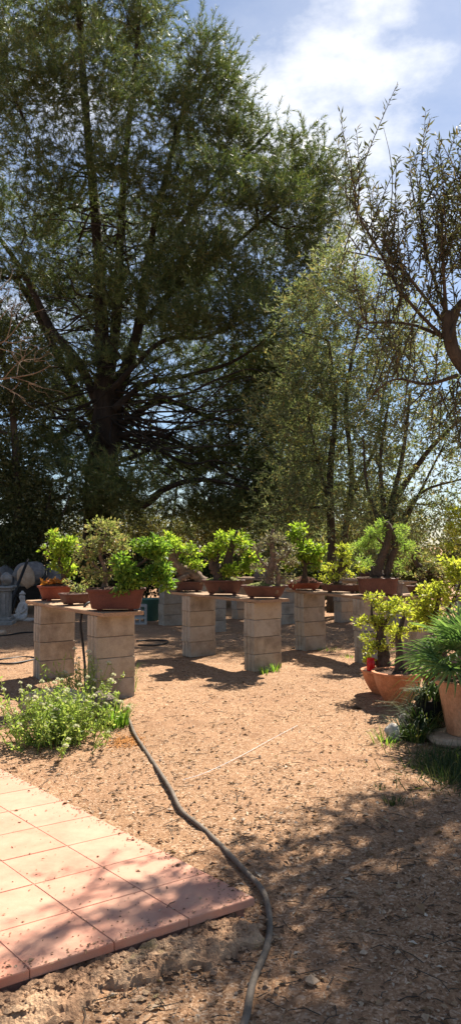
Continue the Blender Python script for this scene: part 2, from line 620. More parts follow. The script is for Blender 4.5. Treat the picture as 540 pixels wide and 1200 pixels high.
terrace = structure(mb.build('terrace', M['tile']))
mb = MB()
q = np.array([C0 + E1 * u + E2 * v_ for (u, v_) in ((.035, .02), (2.65, .02), (2.65, 3.9), (.035, 3.9))])
lo, hi = q.copy(), q.copy()
lo[:, 2] = -.05
hi[:, 2] = PZ - .0018
mb.add(np.concatenate([lo, hi]), [(0, 4, 5, 1), (1, 5, 6, 2), (2, 6, 7, 3), (3, 7, 4, 0), (7, 6, 5, 4)])
structure(mb.build('terrace_bed', M['grout']))

# rough concrete footing along the terrace edge
mb = MB()
n_u, n_v = 150, 16
Pn = np.array([E1[1], -E1[0], 0.0])
if Pn @ E2 > 0:
    Pn = -Pn
V = np.zeros((n_u, n_v, 3))
for a in range(n_u):
    u = .09 + a * .0115
    wdt = .19 + .03 * math.sin(u * 9) + .02 * math.sin(u * 23 + 1) + .012 * math.sin(u * 61)
    off = .045 + .015 * math.sin(u * 13 + 2)
    for b in range(n_v):
        s = b / (n_v - 1)
        p = C0 + E1 * u + Pn * (off - .05 + wdt * s + rng.normal() * .0025)
        prof = min(1, (1 - s) * 4) ** .6 * (.034 + .006 * math.sin(u * 31 + s * 9) + .004 * math.sin(u * 71 - s * 17) + .004 * math.sin(u * 143 + s * 31))
        V[a, b] = (p[0], p[1], prof + rng.normal() * .0018 - (.012 if s > .97 else 0))
i = np.arange(n_u - 1)[:, None] * n_v + np.arange(n_v - 1)[None, :]
mb.add(V.reshape(-1, 3), np.stack([i, i + n_v, i + n_v + 1, i + 1], -1).reshape(-1, 4))
structure(mb.build('footing', M['mortar'], smooth=False))
mb = MB()
ico = np.array([(0, 0, 1), (.9, 0, .35), (.28, .85, .35), (-.72, .53, .35), (-.72, -.53, .35), (.28, -.85, .35), (0, 0, -.6)])
icof = [(0, 1, 2), (0, 2, 3), (0, 3, 4), (0, 4, 5), (0, 5, 1), (6, 2, 1), (6, 3, 2), (6, 4, 3), (6, 5, 4), (6, 1, 5)]
for k in range(1700):
    u = .02 + 1.8 * rng.random()
    e_ = abs(rng.normal()) * .16
    p = C0 + E1 * u + Pn * (.0 + e_)
    sz = .0045 * math.exp(rng.normal() * .55)
    mb.add(ico * sz * (1 + rng.normal(size=(7, 3)) * .25) * np.array([1.2, 1.2, .8]) + np.array([p[0], p[1], (.035 if .03 < e_ < .15 else .003) + sz * .2]), icof)
stuff_footing = mb.build('rubble', M['mortar'])
stuff_footing['kind'] = 'stuff'

# ------------------------------------------------------------------ ground litter (stuff)


def scatter_xy(n, ymin, ymax, half=lambda y: .36 * y + .5):
    y = ymin * (ymax / ymin) ** rng.random(n)
    x = (rng.random(n) * 2 - 1) * half(y)
    return x, y


def on_terrace(x, y):
    A = np.array([[E1[0], E2[0]], [E1[1], E2[1]]])
    uv = np.linalg.inv(A) @ np.stack([x - C0[0], y - C0[1]])
    return (uv[0] > -.02) & (uv[1] > -.02) & (uv[0] < 2.7) & (uv[1] < 3.9)


x, y = scatter_xy(22000, 1.8, 14)
dens = np.sin(2.3 * x + .7) * np.sin(1.9 * y + .4) + np.sin(5.1 * x - 3 * y) * .5 + rng.normal(size=len(x)) * .9
keep = dens > -.6
x, y = x[keep], y[keep]
tr = on_terrace(x, y)
k2 = ~tr | (rng.random(len(x)) < .3)
x, y, tr = x[k2], y[k2], tr[k2]
n = len(x)
z = np.where(tr, PZ + .003, gz(x, y) + .004)
a = rng.random(n) * 2 * math.pi
D = np.stack([np.cos(a), np.sin(a), rng.normal(size=n) * .18], 1)
Nn = np.stack([rng.normal(size=n) * .35, rng.normal(size=n) * .35, np.ones(n)], 1)
L = np.exp(rng.normal(size=n) * .45) * .017
L = np.where(tr, L * .55, L)
mb = MB()
leaves(mb, np.stack([x, y, z], 1), D, Nn, L, L * (.3 + .4 * rng.random(n)), fold=.25)
stuff(mb.build('leaf_litter', M['dry_leaf']))
ue = np.concatenate([rng.random(900) * 2.6, abs(rng.normal(size=900)) * .05 - .03])
ve = np.concatenate([abs(rng.normal(size=900)) * .05 - .03, rng.random(900) * 3.8])
P = C0 + E1 * ue[:, None] + E2 * ve[:, None]
n = len(P)
P[:, 2] = np.where((ue > 0) & (ve > 0), PZ + .003, .012)
a = rng.random(n) * 6.28
mb = MB()
L = np.exp(rng.normal(size=n) * .45) * .009
leaves(mb, P, np.stack([np.cos(a), np.sin(a), rng.normal(size=n) * .18], 1), np.stack([rng.normal(size=n) * .35, rng.normal(size=n) * .35, np.ones(n)], 1), L, L * (.3 + .5 * rng.random(n)), fold=.25)
stuff(mb.build('leaf_litter', M['dry_leaf']))
# larger fallen leaves on the shaded foreground
x, y = scatter_xy(1100, 2.0, 5.5)
k2 = ~on_terrace(x, y)
x, y = x[k2], y[k2]
n = len(x)
a = rng.random(n) * 2 * math.pi
mb = MB()
leaves(mb, np.stack([x, y, gz(x, y) + .006], 1), np.stack([np.cos(a), np.sin(a), rng.normal(size=n) * .15], 1),
       np.stack([rng.normal(size=n) * .3, rng.normal(size=n) * .3, np.ones(n)], 1), .02 + .025 * rng.random(n), .011 + .012 * rng.random(n), fold=.3)
stuff(mb.build('fallen_leaves', M['dry_leaf']))
mb = MB()
x, y = scatter_xy(1500, 2.0, 12)
k2 = ~on_terrace(x, y) | (rng.random(len(x)) < .12)
for (px_, py_) in zip(x[k2], y[k2]):
    t_ = on_terrace(np.array([px_]), np.array([py_]))[0]
    L = (.03 + .1 * rng.random() ** 2) * (.5 if t_ else 1)
    a = rng.random() * 6.28
    z0 = (PZ + .003) if t_ else gz(px_, py_) + .005
    d = np.array([math.cos(a), math.sin(a), 0]) * L
    e = np.array([-d[1], d[0], 0]) * rng.normal() * .12
    p = np.array([px_, py_, z0])
    mb.tube([p, p + d * .5 + e + (0, 0, .003), p + d], [.002, .0019, .0012], 4)
stuff(mb.build('twig_litter', M['bark']))
# pebbles and clods
mb = MB()
ico = np.array([(0, 0, 1), (.9, 0, .35), (.28, .85, .35), (-.72, .53, .35), (-.72, -.53, .35), (.28, -.85, .35), (0, 0, -.6)])
icof = [(0, 1, 2), (0, 2, 3), (0, 3, 4), (0, 4, 5), (0, 5, 1), (6, 2, 1), (6, 3, 2), (6, 4, 3), (6, 5, 4), (6, 1, 5)]
x, y = scatter_xy(2600, 1.9, 9)
k2 = ~on_terrace(x, y)
for (px_, py_) in zip(x[k2], y[k2]):
    s = .004 * math.exp(rng.normal() * .5)
    mb.add(ico * s * (1 + rng.normal(size=(7, 3)) * .2) + np.array([px_, py_, gz(px_, py_) + s * .3]), icof)
stuff(mb.build('pebbles', M['tan_stone']))
# rust coloured chips beside the hose
mb = MB()
n = 420
c = ground_at(147, 868)
P = c + np.stack([rng.normal(size=n) * .06, rng.normal(size=n) * .09, np.zeros(n)], 1)
P[:, 2] = gz(P[:, 0], P[:, 1]) + .005
a = rng.random(n) * 6.28
leaves(mb, P, np.stack([np.cos(a), np.sin(a), rng.normal(size=n) * .1], 1), np.stack([rng.normal(size=n) * .2, rng.normal(size=n) * .2, np.ones(n)], 1), .022, .014)
stuff(mb.build('rust_chips', M['rust_chip']))

# ------------------------------------------------------------------ concrete block piers and plank tables
T = np.array([.565, -.825, 0])          # tables run this way, towards the camera
TANG = math.atan2(T[1], T[0])
BLANG = TANG + math.pi / 2              # long side of the blocks lies across the plank


def block_mesh():
    L, Wd, H, b = .40, .20, .196, .004
    g = .009
    # plan outline with two grooves on each end
    ys_ = [-.1, -.052, -.046, -.024, -.018, .018, .024, .046, .052, .1]
    dep = [0, 0, g, g, 0, 0, g, g, 0, 0]
    right = [(L / 2 - d, yy) for yy, d in zip(ys_, dep)]
    left = [(-x_, -y_) for (x_, y_) in right]
    out = np.array(right + left)
    rings = []
    for (z, ins) in ((0, b), (b, 0), (H - b, 0), (H, b)):
        s = np.array([(L / 2 - ins) / (L / 2), (Wd / 2 - ins) / (Wd / 2)])
        rings.append(np.column_stack([out * s, np.full(len(out), z)]))
    m_ = MB()
    m_.loft(rings, True, True)
    return m_.mesh('concrete_block', M['block'])


BM = block_mesh()
LEVEL = {4: ['bottom block', 'second block up', 'third block up', 'topmost block'],
         5: ['bottom block', 'second block up', 'middle block', 'fourth block up', 'topmost block'],
         2: ['lower block', 'upper block']}


def pier(x, y, n, desc, ang=None, tone='tan'):
    for k in range(n):
        o = bpy.data.objects.new('concrete_block', BM)
        COL.objects.link(o)
        o.location = (x + rng.normal() * .005, y + rng.normal() * .005, k * .2 - .006)
        o.rotation_euler = (0, 0, (BLANG if ang is None else ang) + rng.normal() * .022)
        tag(o, LEVEL[n][k] + ' of the ' + desc, 'concrete block', 'concrete blocks stacked as table piers')


def plank(p0, p1, label, w=.42, th=.036, z=.7925):
    p0, p1 = np.array([*p0, 0.0]), np.array([*p1, 0.0])
    d = p1 - p0
    Ln = np.linalg.norm(d[:2])
    m_ = MB()
    ns = 26
    rings = []
    for k in range(ns):
        u = k / (ns - 1) * Ln - Ln / 2
        jl, jr = rng.normal() * .0025, rng.normal() * .0025
        e = .012 * rng.random() if k in (0, ns - 1) else 0
        sgn = -1 if k == 0 else 1
        h0, h1 = w / 2 + jl, w / 2 + jr
        sag = -.004 * math.cos(u / Ln * math.pi)
        pts = [(-h0, .003), (-h0 + .004, 0), (h1 - .004, 0), (h1, .003), (h1, th - .004), (h1 - .005, th), (.004, th), (0, th - .004), (-.004, th), (-h0 + .005, th), (-h0, th - .004)]
        rings.append(np.array([(u - sgn * e * (abs(yy) > .1), yy, zz + sag + .004) for yy, zz in pts]))
    m_.loft(rings, False, False)
    nn = len(rings[0])
    m_.f.append(np.array([list(range(nn))]))
    m_.f.append(np.array([list(range(nn))[::-1]]) + (ns - 1) * nn)
    o = m_.build('wooden_plank', M['wood'])
    c = (p0 + p1) / 2
    o.location = (c[0], c[1], z)
    o.rotation_euler = (0, 0, math.atan2(d[1], d[0]))
    tag(o, label, 'plank', 'planks laid across block piers')
    return o


PT = .834                                # top of the planks
PIERS = dict(A=(-1.97, 8.40), B=(-1.14, 7.22), C=(-.42, 10.0), E=(.38, 8.88), F=(1.12, 10.6), G=(1.76, 9.42),
             H=(-1.1, 13.8), I=(-.30, 12.7), J=(.24, 15.03), K=(1.0, 13.9), Q=(2.2, 14.4), S=(2.97, 13.28))
pier(*PIERS['A'], 4, 'pier below the red oval bonsai pot, left')
pier(*PIERS['B'], 4, 'pier behind the white-flowered weeds')
pier(*PIERS['C'], 4, 'pier below the dark V-trunk bonsai')
pier(*PIERS['E'], 4, 'nearest middle pier, below the grey-leaved bonsai')
pier(*PIERS['F'], 4, 'pier below the flat red pot with soil mound')
pier(*PIERS['G'], 4, 'pier half hidden behind the yellow-green potted bush')
pier(*PIERS['H'], 4, 'shaded back pier beside the teal tub')
pier(*PIERS['I'], 4, 'back pier right of the V-trunk bonsai pier')
pier(*PIERS['J'], 4, 'distant pier hidden behind the middle bonsai table')
pier(*PIERS['K'], 4, 'distant pier seen left of the red flat pot pier')
pier(*PIERS['Q'], 4, 'grey distant pier in the gap under the long right plank')
pier(*PIERS['S'], 4, 'distant pier behind the big brown right-hand pot')


def span(a, b, o0, o1):
    a, b = np.array(PIERS[a]), np.array(PIERS[b])
    d = unit(b - a)
    return a - d * o0, b + d * o1


plank(*span('A', 'B', .34, .26), 'weathered plank carrying the red oval pot and long rust-brown pot')
plank(*span('C', 'E', .38, .24), 'pale thin plank carrying the grey-leaved bonsai and dark V-trunk bonsai')
plank(*span('F', 'G', .30, .26), 'orange-brown plank carrying the flat red pot and deep brown pot')
plank(*span('H', 'I', .25, .25), 'back plank beyond the leaning log bonsai')
plank(*span('J', 'K', .25, .25), 'distant plank carrying the round grey pot')
plank(*span('Q', 'S', .25, .25), 'distant plank behind the long flat brown pot')
# right hand tables
PIERS['U'], PIERS['V'] = (2.36, 9.60), (3.45, 10.35)
pier(*PIERS['U'], 4, 'pier behind the fan palm and yellow shrub', TANG + math.pi / 2 + rad(20))
pier(*PIERS['V'], 4, 'pier at the far right end of the right plank', TANG + math.pi / 2 + rad(20))
plank(*span('U', 'V', .30, .25), 'brown plank carrying the round little pot and yellow-leaved bonsai')
PIERS['W'], PIERS['Z'] = (3.95, 12.45), (5.0, 11.8)
pier(*PIERS['W'], 5, 'tall pier under the raised plank at the right edge')
pier(*PIERS['Z'], 5, 'tall pier beyond the right edge')
plank(*span('W', 'Z', .25, .25), 'raised plank carrying the tall yellow-green bonsai at right edge', z=.9925)


# ------------------------------------------------------------------ plants
def curve_between(a, b, sag=.0, wob=.06, n=6):
    a, b = np.asarray(a, float), np.asarray(b, float)
    d = np.linalg.norm(b - a)
    m1 = a * .62 + b * .38 + rng.normal(size=3) * wob * d + np.array([0, 0, -sag * d])
    m2 = a * .28 + b * .72 + rng.normal(size=3) * wob * d + np.array([0, 0, -sag * d * .7])
    return smooth_path([a, m1, m2, b], n)


class Skeleton:
    def __init__(self):
        self.P, self.Rr = np.zeros((0, 3)), np.zeros(0)

    def add(self, pts, r):
        self.P = np.vstack([self.P, pts])
        self.Rr = np.concatenate([self.Rr, np.broadcast_to(r, (len(pts),))])

    def near(self, q, up=1.4):
        d = np.linalg.norm(self.P - q, axis=1) + up * np.maximum(0, self.P[:, 2] - q[2])
        k = int(np.argmin(d))
        return self.P[k], self.Rr[k]


def grow(trunks, blobs, clump_r, leaf_fn, twig=.01, limb=.05, sides=7, sag=.05, flat=.6, wood=None, shell=.55, rough=.06):
    """trunks: (points, r0, r1); blobs: (centre, radii, n clumps). Returns wood mesh builder, leaf mesh builder"""
    wd, lf = wood or MB(), MB()
    sk = Skeleton()
    for (pts, r0, r1) in trunks:
        n_ = max(10, 5 * len(pts))
        pp = smooth_path(pts, n_)
        rr = np.linspace(r0, r1, n_)
        wd.tube(pp, rr, sides, rough=rough)
        sk.add(pp, rr)
    for (c, R_, nc) in blobs:
        c, R_ = np.asarray(c, float), np.asarray(R_, float)
        p0, r0 = sk.near(c)
        loc = Skeleton()
        if np.linalg.norm(c - p0) > .25 * R_.mean():
            pp = curve_between(p0, c, sag)
            ra = min(r0 * .7, limb)
            rr = np.linspace(ra, max(ra * .35, twig), len(pp))
            wd.tube(pp, rr, max(4, sides - 2), rough=rough)
            loc.add(pp, rr)
            sk.add(pp, rr)
        else:
            loc.add(p0[None], r0)
        d = sphere_pts(nc)
        u = shell + (1 - shell) * rng.random((nc, 1))
        u = np.where(rng.random((nc, 1)) < .25, rng.random((nc, 1)), u)
        Q = c + d * u * R_
        for q_ in Q:
            s_, r_ = loc.near(q_, .6)
            if np.linalg.norm(q_ - s_) > .02:
                pp = curve_between(s_, q_, sag, .1, 5)
                ra = min(r_ * .5, twig)
                wd.tube(pp, np.linspace(ra, ra * .3, 5), 4, caps=False)
                if rng.random() < .5:
                    loc.add(pp[2:4], ra * .6)
        leaf_fn(lf, Q, clump_r, c)
    return wd, lf


def pine_fn(shoots=15, needles=34, L=.15, w=.016, ln=.42):
    """each clump is a spray of upturned shoots clothed in needles"""
    def fn(lf, Q, cr, c):
        m = len(Q)
        size = np.repeat(.65 + .7 * rng.random(m), shoots)[:, None]
        o = sphere_pts(m * shoots) * (rng.random((m * shoots, 1)) ** .5) * cr * np.array([1, 1, .6]) * size
        P = np.repeat(Q, shoots, 0) + o
        A = unit(unit(o) * .9 + np.array([0, 0, .55]) + rng.normal(size=o.shape) * .35)
        l_ = ln * (.5 + .8 * rng.random((m * shoots, 1)))
        u = rng.random((m * shoots, needles, 1))
        P2 = (P[:, None, :] + A[:, None, :] * u * l_[:, None, :]).reshape(-1, 3)
        A2 = np.repeat(A, needles, 0)
        D = A2 * .9 + sphere_pts(len(P2)) * .8
        blades(lf, P2, D, L * (.7 + .5 * rng.random(len(P2))), w)
    return fn


def broad_fn(per, L, Wd, flat=.75, up=.35, droop=0.0, spread=.9):
    def fn(lf, Q, cr, c):
        m = len(Q)
        size = (.6 + .7 * rng.random(m))[:, None].repeat(per, 1).reshape(-1, 1)
        o = sphere_pts(m * per) * (rng.random((m * per, 1)) ** .5) * cr * np.array([1, 1, flat]) * size
        P = np.repeat(Q, per, 0) + o
        outw = np.repeat(unit(Q - c), per, 0)
        D = unit(o) + .6 * outw + rng.normal(size=o.shape) * spread * .6 + np.array([0, 0, up - droop])
        Nn = rng.normal(size=o.shape) * .75 + np.array([0, 0, .8])
        ll = L * (.65 + .6 * rng.random(len(P)))
        leaves(lf, P, D, Nn, ll, ll * (Wd / L) * (.8 + .4 * rng.random(len(P))))
    return fn


def spray_fn(shoots, per, L, Wd, ln=.35, droop=.0):
    """narrow leaves set in pairs along thin twigs"""
    def fn(lf, Q, cr, c):
        m = len(Q)
        o = sphere_pts(m * shoots) * (rng.random((m * shoots, 1)) ** .5) * cr * .75
        P = np.repeat(Q, shoots, 0) + o
        A = unit(unit(o) * .8 + np.repeat(unit(Q - c), shoots, 0) * .5 + np.array([0, 0, .35 - droop]) + rng.normal(size=o.shape) * .4)
        l_ = ln * (.5 + .9 * rng.random((m * shoots, 1)))
        u = np.linspace(0, 1, per)[None, :, None] + rng.normal(size=(m * shoots, per, 1)) * .03
        sagv = np.array([0, 0, -.25]) * (u ** 2) * l_[:, None, :]
        P2 = (P[:, None, :] + A[:, None, :] * u * l_[:, None, :] + sagv).reshape(-1, 3)
        A2 = np.repeat(A, per, 0)
        D = A2 * .8 + unit(np.cross(A2, rng.normal(size=A2.shape))) * .8
        ll = L * (.65 + .6 * rng.random(len(P2)))
        leaves(lf, P2, D, rng.normal(size=P2.shape) * .8 + np.array([0, 0, .6]), ll, ll * Wd / L)
    return fn


def B(px, py, rx, ry, Y, n, dy=0.0, dr=None):
    s = F / Y
    c = at(px, py, Y + dy)
    return (c, (rx / s, (dr if dr is not None else rx / s), ry / s), n)


def path_px(pts, Y, dys=None):
    return np.array([at(p[0], p[1], Y + (dys[k] if dys else (p[2] if len(p) > 2 else 0))) for k, p in enumerate(pts)])


def tree(name, label, cat, trunks, blobs, cr, fn, bark, leaf, group=None, dens=1.0, **kw):
    base = np.array(trunks[0][0][0], float)
    blobs = [(c_, r_, int(n_ * dens)) for (c_, r_, n_) in blobs]
    t = thing(name, label, cat, (base[0], base[1], 0), group)
    wd, lf = grow(trunks, blobs, cr, fn, **kw)
    for mbb in (wd, lf):
        for v_ in mbb.v:
            v_ -= np.array([base[0], base[1], 0])
    wd.build('trunk', bark, t, True)
    if lf.v:
        lf.build('crown', leaf, t)
    return t


# the big pine -----------------------------------------------------------------
PY = 20.0
tr = [
    (path_px([(118, 735), (117, 640), (120, 560), (126, 500), (124, 440)], PY), .52, .36),
    (path_px([(124, 450), (120, 400), (117, 330), (112, 250), (100, 120), (92, -20), (95, -120)], PY), .22, .05),
    (path_px([(126, 450), (134, 400), (140, 310), (146, 200), (160, 60), (168, -60)], PY + .2), .17, .04),
    (path_px([(134, 470), (152, 420), (165, 370), (172, 310), (196, 200), (225, 90)], PY), .19, .04),
    (path_px([(118, 480), (92, 425), (60, 385), (36, 335), (8, 290), (-40, 230)], PY), .15, .04),
    (path_px([(116, 500), (80, 440), (40, 360), (10, 320), (-50, 300)], PY + 1.5), .15, .04),
    (path_px([(134, 480), (170, 450), (220, 440), (280, 420), (345, 370)], PY - .5), .10, .02),
    (path_px([(138, 500), (190, 470), (250, 490), (310, 500), (370, 480)], PY + .8), .10, .02),
    (path_px([(136, 510), (190, 510), (250, 545), (300, 575), (345, 600)], PY - .2), .09, .02),
    (path_px([(140, 560), (165, 592), (195, 572), (240, 562), (300, 575)], PY - 1.2), .12, .03),
    (path_px([(165, 380), (215, 330), (270, 290), (330, 240), (375, 215)], PY), .09, .02),
    (path_px([(172, 320), (230, 240), (290, 180), (320, 150)], PY + .5), .08, .02),
    (path_px([(132, 455), (190, 400), (240, 395), (300, 370)], PY - 1.0), .08, .02),
    (path_px([(116, 540), (95, 500), (70, 510), (30, 520)], PY - .5), .11, .03),
]
# many thin dead lower branches
for k in range(90):
    s_ = at(124 + rng.normal() * 8, 440 + rng.random() * 110, PY + rng.normal() * .2)
    sg = 1 if rng.random() < .68 else -1
    e_ = at(124 + sg * (60 + 190 * rng.random()), 400 + 190 * rng.random(), PY + rng.normal() * 2.0)
    tr.append((curve_between(s_, e_, .05, .09, 5), .02 + .03 * rng.random() ** 2, .005))
for k in range(120):
    a_ = rng.random()
    s_ = at(120 + rng.normal() * 14 + 30 * a_ * np.clip(rng.normal(), -1.3, 1.3), 440 - 260 * a_, PY + rng.normal() * .5)
    e_ = s_ + np.clip(np.array([rng.normal() * 1.3, rng.normal() * 1.2, .2 + rng.normal() * .5]), -1.9, 1.6)
    tr.append((curve_between(s_, e_, -.05, .1, 5), .028, .005))
bl = []
for (px_, py_, rx, ry, n_, dy) in [
        (55, 10, 85, 60, 34, 0), (150, 20, 45, 60, 20, 0), (-40, 90, 70, 80, 24, 1), (20, 120, 70, 55, 28, -1.5), (110, 110, 60, 55, 28, -1.5),
        (178, 25, 22, 45, 10, .5), (232, 80, 32, 38, 16, 0), (205, 140, 50, 55, 26, -.5), (268, 100, 22, 40, 10, .5), (285, 165, 45, 45, 22, .5),
        (345, 195, 42, 40, 20, .8), (380, 225, 30, 30, 12, 1), (365, 270, 38, 45, 18, .5), (300, 240, 55, 45, 26, -1), (225, 225, 55, 45, 24, -1.5),
        (150, 210, 50, 45, 18, -1.5), (60, 205, 60, 45, 22, -1.5), (-30, 220, 50, 50, 16, -.5), (250, 310, 55, 32, 20, -1.5), (320, 330, 50, 35, 18, -.5),
        (365, 340, 35, 45, 14, .5), (270, 375, 55, 28, 20, -2), (215, 375, 40, 18, 9, -2.0), (340, 410, 45, 38, 16, .5), (330, 480, 55, 45, 18, .5), (300, 440, 45, 30, 10, 1),
        (330, 560, 55, 45, 20, .5), (270, 500, 40, 40, 12, .2), (225, 530, 36, 30, 9, -.5), (300, 600, 60, 24, 14, -.4), (280, 520, 30, 35, 6, 1), (-20, 320, 45, 40, 12, 0), (30, 270, 40, 22, 8, -1), (20, 370, 30, 26, 6, 1), (70, 300, 40, 25, 6, 1.5),
        (120, 290, 35, 25, 5, 2.5), (200, 290, 40, 28, 8, 1.5), (30, 520, 45, 28, 14, -1.0), (20, 575, 40, 30, 14, -1.5), (85, 540, 30, 20, 8, -1.5),
        (118, 350, 60, 60, 16, 2.5), (200, 400, 60, 50, 18, 2.5), (60, 420, 40, 50, 10, 2.5), (160, 330, 50, 40, 10, -1.2), (260, 450, 50, 40, 8, 2), (350, 520, 40, 50, 16, 0), (370, 450, 30, 50, 10, .5), (300, 590, 50, 30, 12, .5), (230, 330, 60, 40, 16, 2), (170, 270, 60, 40, 16, 2.5), (80, 260, 60, 40, 14, 2.5), (60, 465, 30, 25, 6, 2),
        (330, 430, 60, 40, 22, 1.5), (310, 470, 50, 50, 18, 1.5), (290, 540, 50, 40, 14, 1.5), (350, 580, 50, 34, 16, 1), (250, 420, 60, 26, 14, 1), (190, 350, 60, 34, 14, -1), (230, 600, 60, 20, 12, 1),
        (90, 350, 50, 40, 12, 2), (130, 400, 40, 40, 8, 2.5), (150, 480, 40, 40, 7, 2.2), (80, 490, 40, 40, 12, 1.5), (40, 440, 50, 40, 14, 1.5), (60, 600, 60, 24, 14, -1), (140, 600, 40, 20, 10, 0), (-20, 440, 40, 50, 12, 1), (40, 340, 40, 40, 10, 1.5), (215, 300, 50, 40, 12, -1),
        (180, 440, 50, 34, 9, -.8), (215, 470, 44, 30, 7, 1), (170, 520, 44, 26, 8, 1.5), (240, 560, 40, 26, 8, 1.5), (190, 560, 40, 24, 10, 2), (70, 320, 40, 40, 9, -1), (140, 360, 30, 40, 6, -1.4), (100, 430, 36, 30, 7, -1.2), (85, 60, 60, 50, 16, 1.5), (10, 60, 60, 60, 18, 2), (160, 90, 50, 60, 16, 2), (250, 200, 60, 60, 18, 2.2), (330, 280, 50, 50, 14, 2),
        (110, 572, 38, 18, 12, -2.5), (155, 570, 26, 16, 8, -2.5), (250, 590, 45, 20, 8, -1)]:
    bl.append(B(px_, py_, rx, ry, PY, int(n_ * 1.5), dy, 1.4))
tree('pine_tree', 'towering dark pine with forked trunk and wide needle crown', 'pine tree', tr, bl, .54, pine_fn(15), M['pine_bark'], M['pine_needle'],
     twig=.03, limb=.06, sides=10, sag=.03)

# background trees ---------------------------------------------------------------
bgroup = 'trees and shrubs behind the bonsai tables'


def bg_tree(name, label, cat, px, Y, stems, blobs, per, L, Wd, leaf, bark='bark', cr=.42, group=bgroup, dens=1.8, fn=None, **kw):
    trk = []
    for (pts, r0) in stems:
        trk.append((path_px(pts, Y), r0, r0 * .3))
    return tree(name, label, cat, trk, [B(*b[:4], Y, b[4], *(b[5:])) for b in blobs], cr, fn or broad_fn(int(per * 1.25), L * 1.1, Wd * 1.15), M[bark], M[leaf], group, dens, **kw)


bg_tree('evergreen_tree', 'dense dark evergreen at the left edge behind the statue', 'tree', 0, 17,
        [([(20, 712), (22, 600), (15, 480), (0, 400)], .14), ([(20, 700), (50, 620), (62, 560)], .06), ([(20, 690), (-20, 560)], .08), ([(52, 712), (62, 640), (82, 580)], .06)],
        [(10, 400, 45, 35, 18), (30, 460, 45, 40, 20), (-20, 500, 40, 50, 16), (10, 560, 50, 50, 24), (45, 590, 40, 40, 16), (10, 640, 50, 40, 24), (-40, 620, 50, 60, 20), (55, 645, 25, 30, 8)],
        95, .075, .045, 'oak_leaf')
bg_tree('olive_tree', 'slender grey-green olive tree with two dark stems behind the tables', 'olive tree', 395, 15.5,
        [([(388, 718), (388, 640), (386, 560), (392, 480), (385, 400)], .11), ([(400, 718), (402, 640), (412, 560), (405, 470), (420, 380)], .09), ([(388, 600), (372, 540), (360, 480)], .05), ([(402, 600), (440, 520), (450, 450)], .05)],
        [(395, 350, 40, 44, 16), (435, 355, 36, 44, 14), (350, 380, 26, 30, 5), (470, 390, 26, 30, 6), (365, 420, 34, 35, 14), (415, 430, 40, 36, 20), (360, 490, 34, 38, 16), (455, 430, 34, 40, 14), (420, 500, 38, 30, 14), (370, 555, 30, 30, 12), (440, 555, 34, 32, 14), (345, 440, 34, 40, 10), (325, 500, 30, 40, 8), (375, 470, 30, 40, 12), (340, 590, 40, 30, 12), (360, 600, 34, 26, 12), (410, 600, 36, 26, 12), (390, 530, 30, 30, 10), (340, 540, 24, 40, 8), (400, 320, 26, 20, 8), (370, 360, 26, 26, 8)],
        70, .10, .024, 'olive_leaf', cr=.5, dens=1.55, fn=spray_fn(9, 12, .105, .027, .42))
bg_tree('olive_tree', 'many-stemmed fan-shaped olive tree at right behind the gnarled bonsai', 'olive tree', 455, 14.2,
        [([(455, 722), (455, 640), (462, 590), (500, 530), (540, 490)], .10), ([(452, 700), (452, 620), (470, 540), (480, 460)], .08), ([(452, 700), (450, 610), (445, 540), (455, 470)], .07),
         ([(456, 640), (490, 580), (545, 560)], .05), ([(456, 650), (480, 600), (520, 520)], .05), ([(454, 640), (430, 570), (425, 510)], .05)],
        [(500, 440, 40, 40, 12), (540, 480, 40, 45, 14), (470, 500, 34, 36, 14), (515, 530, 40, 28, 12), (440, 540, 26, 34, 10), (560, 420, 50, 50, 12), (470, 580, 34, 24, 9), (590, 520, 40, 60, 12), (480, 390, 30, 30, 6), (470, 610, 30, 26, 9), (430, 600, 30, 30, 12), (510, 590, 40, 26, 12), (440, 480, 30, 40, 10), (545, 600, 30, 30, 8), (510, 490, 30, 30, 10)],
        66, .09, .022, 'olive_leaf', cr=.48, dens=1.4, fn=spray_fn(8, 12, .10, .026, .42))
bg_tree('broadleaf_tree', 'thin leggy tree with sparse tan leaves beyond the pine', 'tree', 215, 24,
        [([(190, 700), (196, 640), (205, 590), (212, 540)], .06), ([(235, 700), (240, 640), (246, 600), (250, 560)], .06), ([(236, 660), (215, 610)], .03), ([(190, 660), (170, 610)], .03)],
        [(185, 620, 34, 24, 10), (240, 630, 34, 24, 8), (165, 600, 26, 22, 7), (262, 605, 26, 22, 7), (150, 640, 30, 26, 10)],
        75, .10, .05, 'scrub_leaf', twig=.015)
bg_tree('evergreen_tree', 'dark evergreen mass behind the drooping right pine boughs', 'tree', 320, 25,
        [([(320, 695), (322, 600), (315, 500)], .15), ([(320, 640), (350, 560)], .08)],
        [(330, 560, 50, 40, 20), (300, 610, 45, 36, 18), (360, 600, 45, 40, 18), (330, 650, 60, 34, 22), (335, 500, 34, 36, 10)],
        95, .11, .06, 'oak_leaf', cr=.55)
bg_tree('evergreen_tree', 'low grey-green tree at right beyond the fan-shaped olive', 'tree', 470, 23,
        [([(440, 698), (440, 630), (430, 580)], .10), ([(440, 660), (470, 610)], .05)],
        [(430, 600, 34, 34, 12), (460, 640, 40, 28, 14), (410, 640, 34, 34, 14), (490, 655, 26, 20, 7), (475, 610, 20, 20, 4)],
        85, .10, .05, 'scrub_leaf', cr=.5)
bg_tree('evergreen_tree', 'tall rounded evergreen beyond the left edge', 'tree', -160, 22,
        [([(-160, 700), (-160, 560), (-165, 420)], .2)],
        [(-160, 420, 70, 60, 24), (-150, 520, 80, 60, 24), (-170, 610, 80, 60, 24)], 85, .11, .06, 'oak_leaf', cr=.6)
